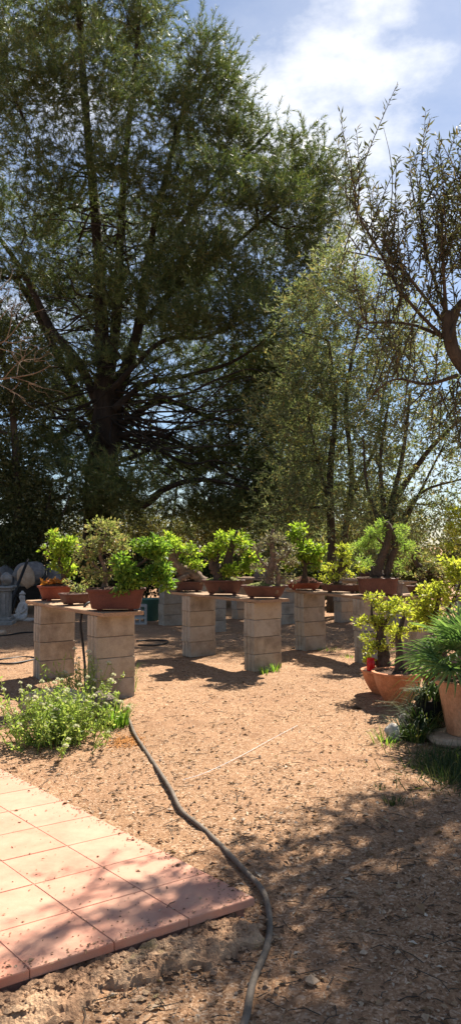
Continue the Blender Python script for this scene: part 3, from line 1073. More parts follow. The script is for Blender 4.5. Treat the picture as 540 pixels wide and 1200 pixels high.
bg_tree('evergreen_tree', 'tall rounded evergreen beyond the right edge', 'tree', 720, 22,
        [([(720, 700), (720, 560), (715, 420)], .2)],
        [(720, 430, 70, 60, 22), (700, 530, 80, 60, 22), (730, 620, 80, 60, 22), (640, 630, 50, 40, 14)], 85, .11, .06, 'oak_leaf', cr=.6)
for (px_, py_, rx, ry, Y_, n_, lab, lf_) in [
        (8, 650, 40, 36, 19.5, 22, 'dark low shrub behind the pedestal and sacks', 'oak_leaf'), (-60, 645, 50, 40, 19, 20, 'dark shrub beyond the left edge', 'oak_leaf'),
        (85, 672, 36, 26, 17.5, 16, 'dark low shrub behind the left bonsai pots', 'oak_leaf'),
        (165, 668, 40, 26, 18.5, 18, 'dark low shrub behind the bright green leaning bonsai', 'oak_leaf'),
        (235, 672, 36, 24, 18, 16, 'dark low shrub behind the leaning log bonsai', 'oak_leaf'),
        (300, 668, 36, 28, 18.5, 16, 'dark low shrub behind the grey-leaved bonsai', 'oak_leaf'),
        (365, 668, 36, 28, 18, 16, 'dark low shrub behind the bonsai in the flat red pot', 'oak_leaf'),
        (425, 672, 32, 26, 18.5, 14, 'dark low shrub behind the gnarled-trunk bonsai', 'oak_leaf'),
        (488, 668, 32, 24, 19, 16, 'greyish low shrub in the bright gap at right', 'scrub_leaf'),
        (535, 660, 40, 30, 20, 20, 'greyish low shrub at the right edge', 'scrub_leaf'),
        (600, 640, 40, 40, 19, 14, 'large low shrub beyond the right edge', 'oak_leaf')]:
    bg_tree('shrub', lab, 'shrub', px_, Y_, [([(px_, 640 + CAMH * F / Y_ + 2), (px_ + 3, py_ + 12), (px_ - 4, py_)], .05), ([(px_ + 4, 640 + CAMH * F / Y_ + 2), (px_ + 16, py_)], .035)],
            [(px_, py_, rx, ry, n_), (px_ + rx * .4, py_ + ry * .5, rx * .6, ry * .7, n_ // 2)], 85, .085, .05, lf_, cr=.34)

for (px_, lab) in [(-40, 'far scrubby tree at the left behind the dark evergreen'), (70, 'far scrubby tree left of the pine trunk'), (170, 'far scrubby tree right of the pine trunk'), (255, 'far scrubby tree behind the dark V-trunk bonsai'),
                   (350, 'far scrubby tree behind the flat red pot bonsai'), (440, 'far scrubby tree behind the gnarled-trunk bonsai'), (590, 'far scrubby tree beyond the right edge')]:
    bg_tree('scrub_tree', lab, 'tree', px_, 29 + rng.random() * 3, [([(px_, 684), (px_ + 4, 640), (px_ - 3, 600)], .07), ([(px_, 664), (px_ + 20, 620)], .04)],
            [(px_ - 14, 618, 30, 22, 9), (px_ + 22, 630, 34, 24, 11), (px_, 655, 50, 24, 16), (px_ - 34, 640, 26, 24, 9)], 80, .12, .07, 'scrub_leaf', cr=.6)

# bare tan branches reaching in from the left ------------------------------------------
bp = [(path_px([(-150, 830), (-140, 640), (-110, 500), (-60, 450)], 9.0), .09, .04),
      (path_px([(-70, 455), (-30, 448), (5, 444), (40, 438), (60, 428)], 9.0), .014, .004),
      (path_px([(-70, 455), (-30, 415), (5, 400), (30, 372), (52, 362)], 9.1), .012, .003),
      (path_px([(-60, 450), (-25, 380), (5, 350), (12, 340)], 8.9), .010, .003)]
for (a_, b_) in [((5, 444), (45, 405)), ((20, 441), (58, 410)), ((5, 400), (40, 395)), ((-5, 405), (30, 420)), ((8, 398), (20, 350)), ((-10, 445), (30, 470)), ((15, 442), (50, 455)), ((0, 375), (25, 355)), ((-10, 350), (8, 330))]:
    bp.append((curve_between(at(*a_, 9.0), at(*b_, 9.0 + rng.normal() * .2), -.05, .06, 5), .006, .002))
    for q in range(4):
        m_ = at(a_[0] * .45 + b_[0] * .55, a_[1] * .45 + b_[1] * .55, 9.0)
        bp.append((curve_between(m_, at(b_[0] + rng.normal() * 12, b_[1] + rng.normal() * 12, 9.0 + rng.normal() * .15), 0, .08, 5), .0035, .0012))
tree('bare_tree', 'leafless tan branches reaching in at the left edge', 'tree', bp, [], .1, None, M['pale_bark'], None, sides=6)

# near olive, trunk just beyond the right edge -------------------------------------------
OY = 5.6
root = np.array([2.55, 6.0, 0])
tr = [(np.array([root, root + (-.05, 0, .9), (2.3, 5.85, 1.8), at(560, 455, 5.65), at(530, 410, OY), at(522, 365, OY)]), .10, .04),
      (path_px([(527, 400), (530, 370), (545, 350), (575, 310), (590, 250)], OY), .045, .012),
      (np.array([(2.45, 5.95, 1.2), (2.75, 6.1, 2.1), (3.0, 6.4, 3.0), (3.2, 6.8, 4.0)]), .10, .03),
      (np.array([(2.75, 6.1, 2.1), (2.9, 5.6, 2.9), (2.8, 5.0, 3.8)]), .06, .02),
      (np.array([(2.5, 5.95, 1.6), (2.45, 5.5, 2.6), (2.2, 5.1, 3.6)]), .06, .02),
      (np.array([(2.75, 6.1, 2.3), (3.3, 5.8, 3.2), (3.6, 5.6, 4.0)]), .06, .02)]
limbs = [[(521, 380), (500, 352), (475, 322), (450, 305), (405, 294)], [(525, 400), (495, 372), (465, 335), (447, 300), (425, 262), (412, 235)],
         [(520, 395), (480, 380), (440, 378), (418, 380)], [(522, 365), (518, 300), (515, 230)], [(523, 370), (500, 300), (490, 240)], [(526, 400), (545, 330), (548, 250)],
         [(535, 440), (500, 450), (460, 445), (430, 470)]]
shoots = []
for L_ in limbs:
    pp = path_px(L_, OY, [rng.normal() * .12 for _ in L_])
    tr.append((pp, .016, .004))
    ps = smooth_path(pp, 14)
    for k in range(3, 14):
        for q in range(2):
            st = ps[k] + rng.normal(size=3) * .02
            ln = .25 + .5 * rng.random()
            d_ = unit(np.array([rng.normal() * .35, rng.normal() * .4, 1.0 if rng.random() < .8 else -.6]))
            shoots.append(smooth_path([st, st + d_ * ln * .5 + rng.normal(size=3) * .03, st + d_ * ln + rng.normal(size=3) * .05], 6))
# tall shoots drawn against the sky
for (a_, b_) in [((515, 320), (513, 170)), ((518, 300), (500, 175)), ((500, 330), (480, 225)), ((470, 320), (462, 235)), ((447, 300), (449, 150)), ((425, 270), (399, 150)),
                 ((440, 290), (432, 215)), ((545, 300), (538, 185)), ((490, 320), (494, 215)), ((530, 320), (530, 215)), ((480, 330), (470, 240)), ((412, 260), (400, 200))]:
    bare = b_ in ((449, 150), (399, 150))
    sp = curve_between(at(*a_, OY + rng.normal() * .1), at(*b_, OY + rng.normal() * .15), 0, .03, 9)
    shoots.append((sp, bare))
for k in range(16):
    st = at(500 + 50 * rng.random(), 450 + 10 * rng.normal(), OY + rng.normal() * .2)
    d_ = unit(np.array([rng.normal() * .4, rng.normal() * .3, -1.0]))
    shoots.append(smooth_path([st, st + d_ * .25 + rng.normal(size=3) * .03, st + d_ * (.35 + .35 * rng.random())], 6))
wd, lf = MB(), MB()


def leafy_shoot(sp, bare=False):
    wd.tube(sp, np.linspace(.0055, .0016, len(sp)), 4, caps=False)
    ln = np.linalg.norm(np.diff(sp, axis=0), axis=1).sum()
    k_ = max(4, int(ln / .031))
    t_ = np.linspace(.08 if not bare else .0, 1 if not bare else .25, k_)
    q_ = np.stack([np.interp(t_ * (len(sp) - 1), np.arange(len(sp)), sp[:, c]) for c in range(3)], 1)
    ax = unit(sp[-1] - sp[0])
    for s_ in (1, -1):
        az = rng.random(k_) * 6.28
        side = unit(np.cross(ax, np.stack([np.cos(az), np.sin(az), np.zeros(k_)], 1))) * s_
        D = ax * .7 + side * 1.0 + rng.normal(size=(k_, 3)) * .35
        ll = .066 * (.6 + .6 * rng.random(k_))
        leaves(lf, q_, D, rng.normal(size=(k_, 3)), ll, ll * .22)


for (pts, r0, r1) in tr:
    n_ = max(10, 5 * len(pts))
    wd.tube(smooth_path(pts, n_), np.linspace(r0, r1, n_), 9, rough=.07)
for s_ in shoots:
    if isinstance(s_, tuple):
        leafy_shoot(*s_)
    else:
        leafy_shoot(s_)
cbl = [((2.35, 5.1, 3.75), (.55, .5, .5), 40), ((2.85, 5.0, 4.0), (.6, .55, .5), 44), ((3.1, 6.0, 3.9), (.6, .7, .5), 44), ((3.3, 6.9, 4.1), (.6, .7, .5), 44), ((3.7, 5.6, 4.1), (.6, .6, .55), 40),
       ((2.5, 5.9, 4.0), (.5, .5, .5), 40), ((4.0, 7.9, 4.0), (.8, .7, .55), 40), ((2.6, 7.0, 4.25), (.5, .5, .4), 34), ((2.5, 6.35, 4.25), (.4, .45, .3), 26), ((1.98, 5.2, 4.05), (.36, .4, .3), 24), ((2.2, 5.5, 4.2), (.4, .4, .3), 26), ((3.5, 7.7, 4.4), (.6, .5, .5), 26)]
for (c, R_, nc) in cbl:
    base_ = tr[2][0][-1]
    cand = np.vstack([smooth_path(t_[0], 12) for t_ in tr[:6]])
    p0 = cand[np.argmin(np.linalg.norm(cand - np.array(c), axis=1))]
    wd.tube(curve_between(p0, c, 0, .08, 6), np.linspace(.03, .01, 6), 6)
    for k in range(nc):
        q_ = np.array(c) + sphere_pts(1)[0] * np.array(R_) * (rng.random() ** .4)
        wd.tube(curve_between(np.array(c) + rng.normal(size=3) * .08, q_, 0, .1, 4), np.linspace(.006, .003, 4), 4, caps=False)
        for j in range(6):
            d_ = unit(rng.normal(size=3) + np.array([0, 0, .5]))
            leafy_shoot(smooth_path([q_, q_ + d_ * .16 + rng.normal(size=3) * .02, q_ + d_ * .34], 5))
t = thing('olive_tree', 'near olive tree with long narrow leaves against the bright sky, upper right', 'olive tree', (root[0], root[1], 0))
for mbb in (wd, lf):
    for v_ in mbb.v:
        v_ -= np.array([root[0], root[1], 0])
wd.build('trunk', M['bark'], t, True)
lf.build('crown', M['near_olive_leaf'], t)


# ------------------------------------------------------------------ pots and bonsai
def pot_mesh(shape, rx, ry, h, rim=.012, taper=.86, p=2.0, lip=True, rz=0.0, n=44, belly=0.0):
    m_ = MB()
    R_ = []

    def rg(z, kx, ins=0.0):
        return ring(z, rx * kx - ins, ry * kx - ins * 1.0, p, n, rz)
    R_.append(rg(0, taper * .96))
    R_.append(rg(.004, taper))
    for k in range(1, 6):
        u = k / 6
        kk = taper + (1 - taper) * u + belly * math.sin(u * math.pi)
        R_.append(rg(h * u, kk))
    top = h
    if lip:
        R_.append(rg(h - rim * 1.6, 1.0 - .005))
        R_.append(rg(h - rim * 1.5, 1.0, -rim * .7))
        R_.append(rg(h - rim * .2, 1.0, -rim * .8))
        R_.append(rg(h, 1.0, -rim * .5))
    else:
        R_.append(rg(h - .003, 1.0))
        R_.append(rg(h, 1.0, .003))
    R_.append(rg(h, 1.0, rim))
    R_.append(rg(h - .006, 1.0, rim * 1.4))
    R_.append(rg(h * .55, .97, rim * 1.6))
    m_.loft(R_, True, False)
    return m_


def soil_mesh(rx, ry, h, mound, p=2.0, rz=0.0, n=44):
    m_ = MB()
    R_ = []
    for k in range(7):
        u = k / 6
        r_ = ring(0, rx * (1 - u) + .001, ry * (1 - u) + .001, p if u < .5 else 2, n, rz)
        r_[:, 2] = h + mound * (1 - (1 - u) ** 2) + rng.normal(size=n) * .004 * (u < .95)
        R_.append(r_)
    m_.loft(R_, False, True)
    return m_


PRZ = BLANG        # pots stand with their long side across the plank?  set per pot


def bonsai(label, loc, pot, potmat, soil, trunks, blobs, cr, fn, leaf, bark='bonsai_bark', name='bonsai_tree', cat='bonsai', group='bonsai trees on the block tables',
           feet=True, extra=None, **kw):
    """pot: dict(rx, ry, h, p, taper, rz ...); everything else in world coordinates"""
    loc = np.array(loc, float)
    t = thing(name, label, cat, loc, group)
    fh = .018 if feet else 0
    pd = dict(pot)
    mound = pd.pop('mound', .03)
    pm = pot_mesh('', **pd)
    for v_ in pm.v:
        v_[:, 2] += fh
    po = pm.build('pot', potmat, t, smooth=True)
    po.data.set_sharp_from_angle(angle=rad(40))
    if feet:
        rz = pd.get('rz', 0)
        for (sx, sy) in ((1, 1), (1, -1), (-1, 1), (-1, -1)):
            f_ = MB()
            fx, fy = sx * pd['rx'] * .55, sy * pd['ry'] * .5
            f_.box((fx * math.cos(rz) - fy * math.sin(rz), fx * math.sin(rz) + fy * math.cos(rz), fh / 2 + .001), (.05, .035, fh + .002), rz, .003)
            f_.build('foot', potmat, po)
    rim = pd.get('rim', .012)
    soil_mesh(pd['rx'] - rim * 1.3, pd['ry'] - rim * 1.3, pd['h'] + fh - .014, mound, pd.get('p', 2), pd.get('rz', 0)).build('soil', soil, t, True)
    pads = []
    for (c_, r_, n_) in blobs:
        for q in range(3):
            pads.append((np.asarray(c_) + sphere_pts(1)[0] * np.asarray(r_) * (.35 + .45 * rng.random()), np.asarray(r_) * np.array([.62, .62, .42]) * (.7 + .6 * rng.random()), max(3, int(n_ * .31))))
    wd, lf = grow(trunks, pads, cr * .92, fn, **kw)
    for mbb in (wd, lf):
        for v_ in mbb.v:
            v_ -= loc
    wd.build('trunk', M[bark], t, True)
    lf.build('foliage', M[leaf], t)
    if extra:
        extra(t, loc)
    return t


def on_plank(px, Y, z=PT):
    x_ = (px - CX) / F * Y
    return np.array([x_, Y, z + .001])


BK = dict(twig=.004, limb=.016, sides=8, sag=-.05, rough=.12)
# 1 red oval bowl, left
Y = 8.5
p = on_plank(66, Y)
p = np.array([-1.98, 8.5, PT + .001])
bonsai('upright yellow-green bonsai in a red oval pot at the left end of the tables', p, dict(rx=.205, ry=.16, h=.15, taper=.74, rz=BLANG, mound=.04), M['red_pot'], M['soil'],
       [(path_px([(72, 700), (75, 675), (70, 655), (76, 630)], Y), .035, .012), (path_px([(73, 680), (84, 660), (88, 640)], Y), .018, .007)],
       [B(72, 632, 17, 15, Y, 26), B(84, 644, 14, 16, Y, 18), B(64, 648, 9, 14, Y, 10), B(82, 668, 12, 12, Y, 14), B(72, 658, 12, 12, Y, 14)], .075, broad_fn(15, .052, .032), 'fresh_leaf', **BK)
# fallen orange leaves live on the soil of that pot
mb = MB()
n = 60
P = p + np.stack([rng.normal(size=n) * .06 - .03, rng.normal(size=n) * .05 - .05, .195 + rng.random(n) * .03], 1)
leaves(mb, P, rng.normal(size=(n, 3)) * np.array([1, 1, .6]), rng.normal(size=(n, 3)) + np.array([0, 0, 1.0]), .07, .035)
o = mb.build('dry_leaves', M['orange_leaf'])
tag(o, 'curled orange dead leaves lying in the red oval pot', 'dead leaves')

# 2 small dark rectangular pot
Y = 7.9
p = np.array([-1.63, 7.92, PT + .001])
bonsai('little dark rectangular pot of low greenery between the red pot and the long rust pot', p, dict(rx=.16, ry=.12, h=.10, taper=.86, p=6, rz=BLANG), M['brown_pot'], M['soil'],
       [(p + np.array([(0, 0, .1), (.02, 0, .17), (.0, .02, .22)]), .012, .004)],
       [(p + (.06, -.02, .16), (.10, .07, .05), 9), (p + (-.03, 0, .19), (.09, .07, .07), 9)], .05, broad_fn(10, .035, .02), 'pale_leaf', **BK)
# 3 long rust pot with pale mottled crown and bright green leaning crown
Y = 7.25
p = np.array([-1.10, 7.22, PT + .001])
rz3 = rad(4)


def pale_extra(t, loc):
    w2, l2 = grow([(path_px([(122, 694), (124, 670), (118, 650), (124, 625)], Y + .12), .032, .01), (path_px([(122, 680), (136, 660), (145, 640)], Y + .15), .016, .006), (path_px([(119, 670), (104, 655), (98, 640)], Y + .1), .016, .006)],
                  [B(122, 622, 22, 14, Y, 34, .15), B(104, 645, 15, 16, Y, 24, .12), B(142, 640, 16, 16, Y, 24, .2), B(122, 648, 18, 18, Y, 26, .12), B(104, 672, 12, 12, Y, 14, .1), B(128, 674, 16, 10, Y, 10, .12)],
                  .06, broad_fn(15, .038, .022), **BK)
    for mbb in (w2, l2):
        for v_ in mbb.v:
            v_ -= loc
    w2.build('trunk', M['log_bark'], t, True)
    l2.build('foliage', M['pale_leaf'], t)


bonsai('largest pot, long rust-brown, with pale mottled crown and glossy green crown leaning right', p, dict(rx=.27, ry=.17, h=.19, taper=.84, p=7, rz=rz3, rim=.014, mound=.03), M['rust_pot'], M['soil'],
       [(path_px([(142, 692), (150, 676), (160, 664), (172, 655)], Y - .05), .03, .01), (path_px([(150, 678), (160, 680), (172, 680)], Y - .1), .014, .006)],
       [B(172, 648, 24, 16, Y, 40, -.05), B(150, 662, 18, 15, Y, 28, -.12), B(186, 668, 17, 17, Y, 32, -.05), B(160, 680, 18, 13, Y, 26, -.15), B(182, 645, 15, 13, Y, 20, 0), B(143, 690, 8, 10, Y, 8, -.2), B(196, 682, 9, 9, Y, 8, -.05)],
       .06, broad_fn(16, .052, .034, up=.1), 'deep_leaf', extra=pale_extra, **BK)
# 4 leaning log bonsai, far end of the middle table
Y = 10.15
p = np.array([-.58, 10.2, PT + .001])
bonsai('bonsai with a thick trunk lying like a log in a dark rectangular pot', p, dict(rx=.22, ry=.15, h=.12, taper=.88, p=6, rz=rad(3)), M['brown_pot'], M['soil'],
       [(path_px([(238, 683), (228, 674), (214, 668), (204, 656), (200, 645)], Y), .085, .05), (path_px([(204, 686), (212, 679), (222, 674)], Y - .1), .05, .03), (path_px([(204, 660), (210, 645), (214, 638)], Y), .03, .012)],
       [B(208, 640, 20, 15, Y, 34), B(196, 640, 12, 14, Y, 16, .1), B(222, 648, 11, 12, Y, 16, -.05), B(196, 658, 11, 11, Y, 12), B(226, 660, 8, 6, Y, 6, -.1)], .075, broad_fn(16, .055, .036), 'fresh_leaf', bark='log_bark', **BK)
# 5 V trunk
Y = 9.45
p = np.array([-.09, 9.5, PT + .001])
bonsai('bright green bonsai with thick dark V-shaped trunk in a brown oval pot', p, dict(rx=.265, ry=.18, h=.17, taper=.72, rz=rad(-4), rim=.016, mound=.05), M['brown_pot'], M['moss'],
       [(path_px([(258, 694), (256, 675), (250, 660), (254, 650)], Y), .10, .05), (path_px([(262, 685), (266, 660), (272, 640), (278, 622)], Y), .075, .02), (path_px([(254, 665), (246, 650), (250, 638)], Y), .045, .015), (path_px([(262, 676), (282, 664), (292, 655)], Y), .03, .01)],
       [B(276, 628, 16, 14, Y, 28, -.02), B(258, 636, 15, 14, Y, 28, -.1), B(247, 648, 10, 12, Y, 14, -.1), B(286, 650, 11, 16, Y, 20, -.05), B(272, 668, 13, 12, Y, 18, -.15), B(294, 664, 12, 9, Y, 14, -.1), B(266, 650, 10, 12, Y, 9, .1)],
       .07, broad_fn(15, .052, .034), 'fresh_leaf', **BK)
# 6 grey mottled
Y = 8.8
p = np.array([.40, 8.85, PT + .001])
bonsai('grey-brown nearly leafless-looking bonsai with mossy soil in a brown oval pot', p, dict(rx=.265, ry=.18, h=.135, taper=.74, rz=rad(-3), rim=.016, mound=.05), M['brown_pot'], M['moss'],
       [(path_px([(317, 696), (316, 675), (320, 655), (318, 632), (320, 620)], Y), .06, .015), (path_px([(323, 696), (326, 676), (322, 660)], Y - .05), .035, .015), (path_px([(317, 670), (304, 655), (300, 645)], Y), .022, .008), (path_px([(321, 660), (336, 650), (342, 640)], Y), .022, .008)],
       [B(319, 628, 13, 12, Y, 26), B(308, 642, 12, 12, Y, 20), B(333, 642, 11, 12, Y, 20), B(320, 655, 17, 14, Y, 26), B(306, 662, 10, 11, Y, 14), B(338, 660, 11, 12, Y, 16), B(320, 676, 15, 12, Y, 18), B(340, 678, 7, 8, Y, 8)],
       .055, broad_fn(13, .034, .02), 'grey_leaf', bark='log_bark', **BK)
# 7 flat red pot
Y = 10.5
p = np.array([1.03, 10.55, PT + .001])
bonsai('fresh green bonsai on a dark soil mound in a flat red pot', p, dict(rx=.25, ry=.17, h=.085, taper=.8, rz=rad(-3), rim=.014, mound=.10), M['red_pot'], M['red_soil'],
       [(path_px([(356, 684), (357, 665), (352, 648), (356, 630)], Y), .04, .012), (path_px([(356, 665), (366, 650), (368, 640)], Y), .02, .008)],
       [B(352, 628, 13, 12, Y, 22), B(346, 642, 12, 14, Y, 20), B(366, 642, 13, 15, Y, 24), B(356, 650, 18, 14, Y, 26), B(344, 662, 9, 10, Y, 10), B(370, 662, 9, 10, Y, 12)], .075, broad_fn(13, .06, .044, up=.1), 'fresh_leaf', **BK)
# 8 long flat brown pot
Y = 10.05
p = np.array([1.48, 10.02, PT + .001])
bonsai('fine-leaved layered bonsai in a long flat brown pot', p, dict(rx=.27, ry=.12, h=.085, taper=.9, p=6, rz=rad(-12), rim=.01), M['brown_pot'], M['soil'],
       [(path_px([(394, 686), (396, 672), (400, 655), (402, 640)], Y), .035, .012), (path_px([(398, 668), (410, 660), (418, 655)], Y), .018, .006), (path_px([(396, 672), (386, 664), (380, 660)], Y), .018, .006)],
       [B(403, 638, 12, 7, Y, 14), B(396, 652, 16, 6, Y, 16), B(412, 660, 15, 7, Y, 16), B(386, 664, 13, 7, Y, 14), B(424, 668, 7, 7, Y, 8), B(400, 672, 16, 7, Y, 12), B(388, 676, 14, 6, Y, 8)], .06, broad_fn(14, .042, .026), 'yellow_leaf', **BK)
# 9 deep brown pot, gnarled trunk
Y = 9.45
p = np.array([1.85, 9.42, PT + .001])
bonsai('feathery pale green bonsai around a massive gnarled dark trunk in a deep brown pot', p, dict(rx=.25, ry=.19, h=.20, taper=.9, p=6, rz=rad(-8), rim=.012, mound=.03), M['brown_pot'], M['soil'],
       [(path_px([(440, 676), (446, 655), (452, 640), (456, 622), (452, 612)], Y), .06, .035), (path_px([(452, 678), (458, 655), (463, 640), (458, 622)], Y + .03), .05, .03), (path_px([(446, 676), (440, 668), (434, 676)], Y), .06, .03), (path_px([(452, 640), (436, 628), (430, 640)], Y), .02, .008), (path_px([(459, 640), (472, 632), (474, 648)], Y), .02, .008)],
       [B(434, 622, 14, 13, Y, 30), B(468, 624, 12, 13, Y, 26), B(428, 640, 12, 15, Y, 30), B(474, 644, 9, 16, Y, 22), B(442, 640, 8, 12, Y, 10, .1), B(430, 658, 11, 11, Y, 14), B(468, 662, 10, 11, Y, 12), B(450, 614, 10, 6, Y, 8)], .06, broad_fn(20, .045, .011), 'feather_leaf', **BK)
# 10 little round pot and dark spreading bonsai with yellow leaves
p = np.array([2.08, 9.48, PT + .001])
bonsai('tiny round pot with a small dark stump beside the deep brown pot', p, dict(rx=.105, ry=.105, h=.13, taper=.85, rim=.01), M['grey_pot'], M['soil'],
       [(p + np.array([(0, 0, .12), (.02, 0, .2), (.05, .02, .26)]), .035, .012)], [(p + (.03, 0, .22), (.08, .06, .06), 9)], .05, broad_fn(9, .035, .022), 'oak_leaf', **BK)
p = np.array([2.47, 9.62, PT + .001])
Y = 9.6
bonsai('dark crooked bonsai with yellow-green leaves in a low brown pot', p, dict(rx=.19, ry=.14, h=.09, taper=.85, p=5, rz=rad(30), rim=.01), M['brown_pot'], M['soil'],
       [(path_px([(496, 690), (492, 668), (484, 652), (490, 642)], Y), .05, .02), (path_px([(494, 675), (508, 662), (516, 655)], Y), .025, .01)],
       [B(505, 662, 15, 8, Y, 18), B(490, 645, 9, 8, Y, 7), B(516, 668, 14, 9, Y, 16), B(490, 672, 12, 10, Y, 12)], .06, broad_fn(13, .045, .028), 'pale_leaf', **BK)
# far right tall one
Y = 12.3
p = np.array([4.0, 12.35, 1.035])
bonsai('tall yellow-green bonsai on the raised plank at the right edge', p, dict(rx=.2, ry=.15, h=.16, taper=.82, rim=.012), M['grey_pot'], M['soil'],
       [(path_px([(551, 655), (548, 630), (550, 600)], Y), .05, .02), (path_px([(549, 630), (538, 615)], Y), .02, .01)],
       [B(538, 600, 13, 12, Y, 20), B(536, 622, 11, 13, Y, 18), B(556, 600, 16, 16, Y, 22), B(560, 625, 14, 14, Y, 16), B(534, 640, 8, 8, Y, 8)], .075, broad_fn(14, .055, .036), 'yellow_leaf', **BK)
# back tables
Y = 14.2
p = np.array([.62, 14.45, PT + .001])
bonsai('small grey-green bonsai in a round grey pot on a distant plank', p, dict(rx=.22, ry=.22, h=.24, taper=.8, rim=.014), M['grey_pot'], M['soil'],
       [(p + np.array([(0, 0, .22), (.05, 0, .4), (-.02, 0, .6)]), .04, .015)], [(p + (0, 0, .58), (.25, .2, .16), 18), (p + (.12, 0, .42), (.16, .14, .1), 10)], .08, broad_fn(12, .055, .035), 'pale_leaf', **BK)
p = np.array([-.75, 13.3, PT + .001])
bonsai('shaded bonsai on the back plank behind the leaning log bonsai', p, dict(rx=.22, ry=.15, h=.1, taper=.85, rim=.012), M['brown_pot'], M['soil'],
       [(p + np.array([(0, 0, .1), (.05, 0, .3), (-.02, 0, .5)]), .04, .015)], [(p + (0, 0, .48), (.22, .2, .14), 16), (p + (-.14, 0, .34), (.14, .14, .1), 9)], .08, broad_fn(12, .055, .035), 'deep_leaf', **BK)
p = np.array([2.6, 13.8, PT + .001])
bonsai('shaded bonsai on the distant plank behind the gnarled-trunk bonsai', p, dict(rx=.22, ry=.15, h=.1, taper=.85, rim=.012), M['brown_pot'], M['soil'],
       [(p + np.array([(0, 0, .1), (.05, 0, .3), (-.02, 0, .5)]), .04, .015)], [(p + (0, 0, .45), (.3, .2, .14), 18)], .08, broad_fn(12, .055, .035), 'pale_leaf', **BK)

# ------------------------------------------------------------------ right foreground pots
Y = 7.4
p = np.array([1.50, 7.42, 0.0])
bonsai('yellow-green bush with a dark stump trunk in the smaller orange bowl', p, dict(rx=.205, ry=.205, h=.235, taper=.5, rim=.014, belly=.09, mound=.02), M['terracotta'], M['soil'],
       [(path_px([(448, 786), (449, 765), (445, 745), (448, 725)], Y), .075, .03), (path_px([(446, 745), (436, 725), (435, 710)], Y), .02, .008), (path_px([(447, 735), (462, 715)], Y), .02, .008)],
       [B(446, 706, 18, 13, Y, 34), B(434, 726, 13, 14, Y, 26), B(446, 756, 17, 10, Y, 16), B(462, 716, 14, 14, Y, 24), B(448, 738, 15, 15, Y, 18), B(432, 752, 10, 12, Y, 12), B(466, 742, 13, 13, Y, 16), B(432, 772, 5, 5, Y, 4)], .055, broad_fn(15, .034, .022), 'yellow_leaf',
       name='potted_shrub', cat='potted shrub', group='potted shrubs on the ground', feet=False, **BK)
Y = 6.9
p = np.array([1.53, 6.90, 0.0])
bonsai('light green sapling with a slim trunk in the larger orange bowl', p, dict(rx=.225, ry=.225, h=.305, taper=.46, rim=.016, belly=.1, mound=.02), M['terracotta'], M['soil'],
       [(path_px([(467, 786), (468, 765), (466, 745), (472, 725)], Y), .045, .018)],
       [B(474, 722, 13, 13, Y, 14), B(466, 742, 11, 8, Y, 10), B(488, 736, 10, 10, Y, 8)], .055, broad_fn(14, .036, .023), 'yellow_leaf',
       name='potted_shrub', cat='potted shrub', group='potted shrubs on the ground', feet=False, **BK)
# yellow shrub behind the palm
Y = 7.3
p = np.array([2.08, 7.3, 0.0])
bonsai('tall yellow-green shrub in a reddish pot behind the fan palm', p, dict(rx=.24, ry=.24, h=.26, taper=.75, rim=.016, mound=.02), M['rust_pot'], M['soil'],
       [(path_px([(519, 800), (518, 760), (510, 725), (516, 690)], Y), .045, .015), (path_px([(515, 745), (498, 715), (488, 700)], Y), .02, .008), (path_px([(514, 735), (532, 700), (540, 680)], Y), .02, .008)],
       [B(512, 690, 24, 18, Y, 44), B(490, 706, 18, 16, Y, 34), B(536, 676, 18, 17, Y, 36), B(508, 720, 28, 15, Y, 40), B(545, 706, 18, 20, Y, 28), B(524, 664, 14, 10, Y, 14), B(494, 728, 18, 12, Y, 20)], .06, broad_fn(14, .042, .026), 'yellow_leaf',
       name='potted_shrub', cat='potted shrub', group='potted shrubs on the ground', feet=False, **BK)

# red candle holder in the smaller bowl
rc = np.array([1.365, 7.33, .236])
t = thing('candle_holder', 'bright red cylindrical candle holder standing in the smaller orange bowl', 'candle holder', rc)
mb = MB()
mb.loft([ring(z_, r_, r_, 2, 24) for z_, r_ in ((0, .036), (.004, .04), (.10, .04), (.108, .034))], True, False)
mb.build('jar', M['red_glass'], t, True)
mb = MB()
mb.loft([ring(z_, r_, r_, 2, 24) for z_, r_ in ((.106, .036), (.120, .037), (.126, .032), (.128, .0))], True, False)
mb.build('lid', M['red_glass'], t, True)

# palm in big terracotta pot on a stone
pp_ = np.array([1.76, 5.62, 0.0])
mb = MB()
R_ = []
for z_, r_ in ((0, .26), (.02, .275), (.045, .27), (.055, .25), (.055, .01)):
    q = ring(z_, r_, r_ * .8, 2.3, 36, .3)
    q[:, :2] *= (1 + .04 * np.sin(np.arange(36) * .52 * 2)[:, None])
    R_.append(q)
mb.loft(R_, True, False)
o = mb.build('stepping_stone', M['tan_stone'], smooth=False)
o.location = (pp_[0] - .03, pp_[1], 0)
tag(o, 'flat tan stone slab under the big palm pot', 'stone slab')
pz = .0565
t = thing('potted_palm', 'fan palm with spiky fronds in a tall weathered terracotta pot', 'potted palm', pp_ + (0, 0, pz), 'potted shrubs on the ground')
pm = pot_mesh('', rx=.215, ry=.215, h=.40, taper=.68, rim=.022)
po = pm.build('pot', M['old_terracotta'], t, True)
po.data.set_sharp_from_angle(angle=rad(40))
soil_mesh(.19, .19, .37, .03).build('soil', M['soil'], t, True)
mb = MB()
mb.tube(smooth_path([(0, 0, .36), (.01, 0, .45), (.0, 0, .52)], 8), np.linspace(.06, .04, 8), 10, rough=.15)
mb.build('trunk', M['bonsai_bark'], t, True)


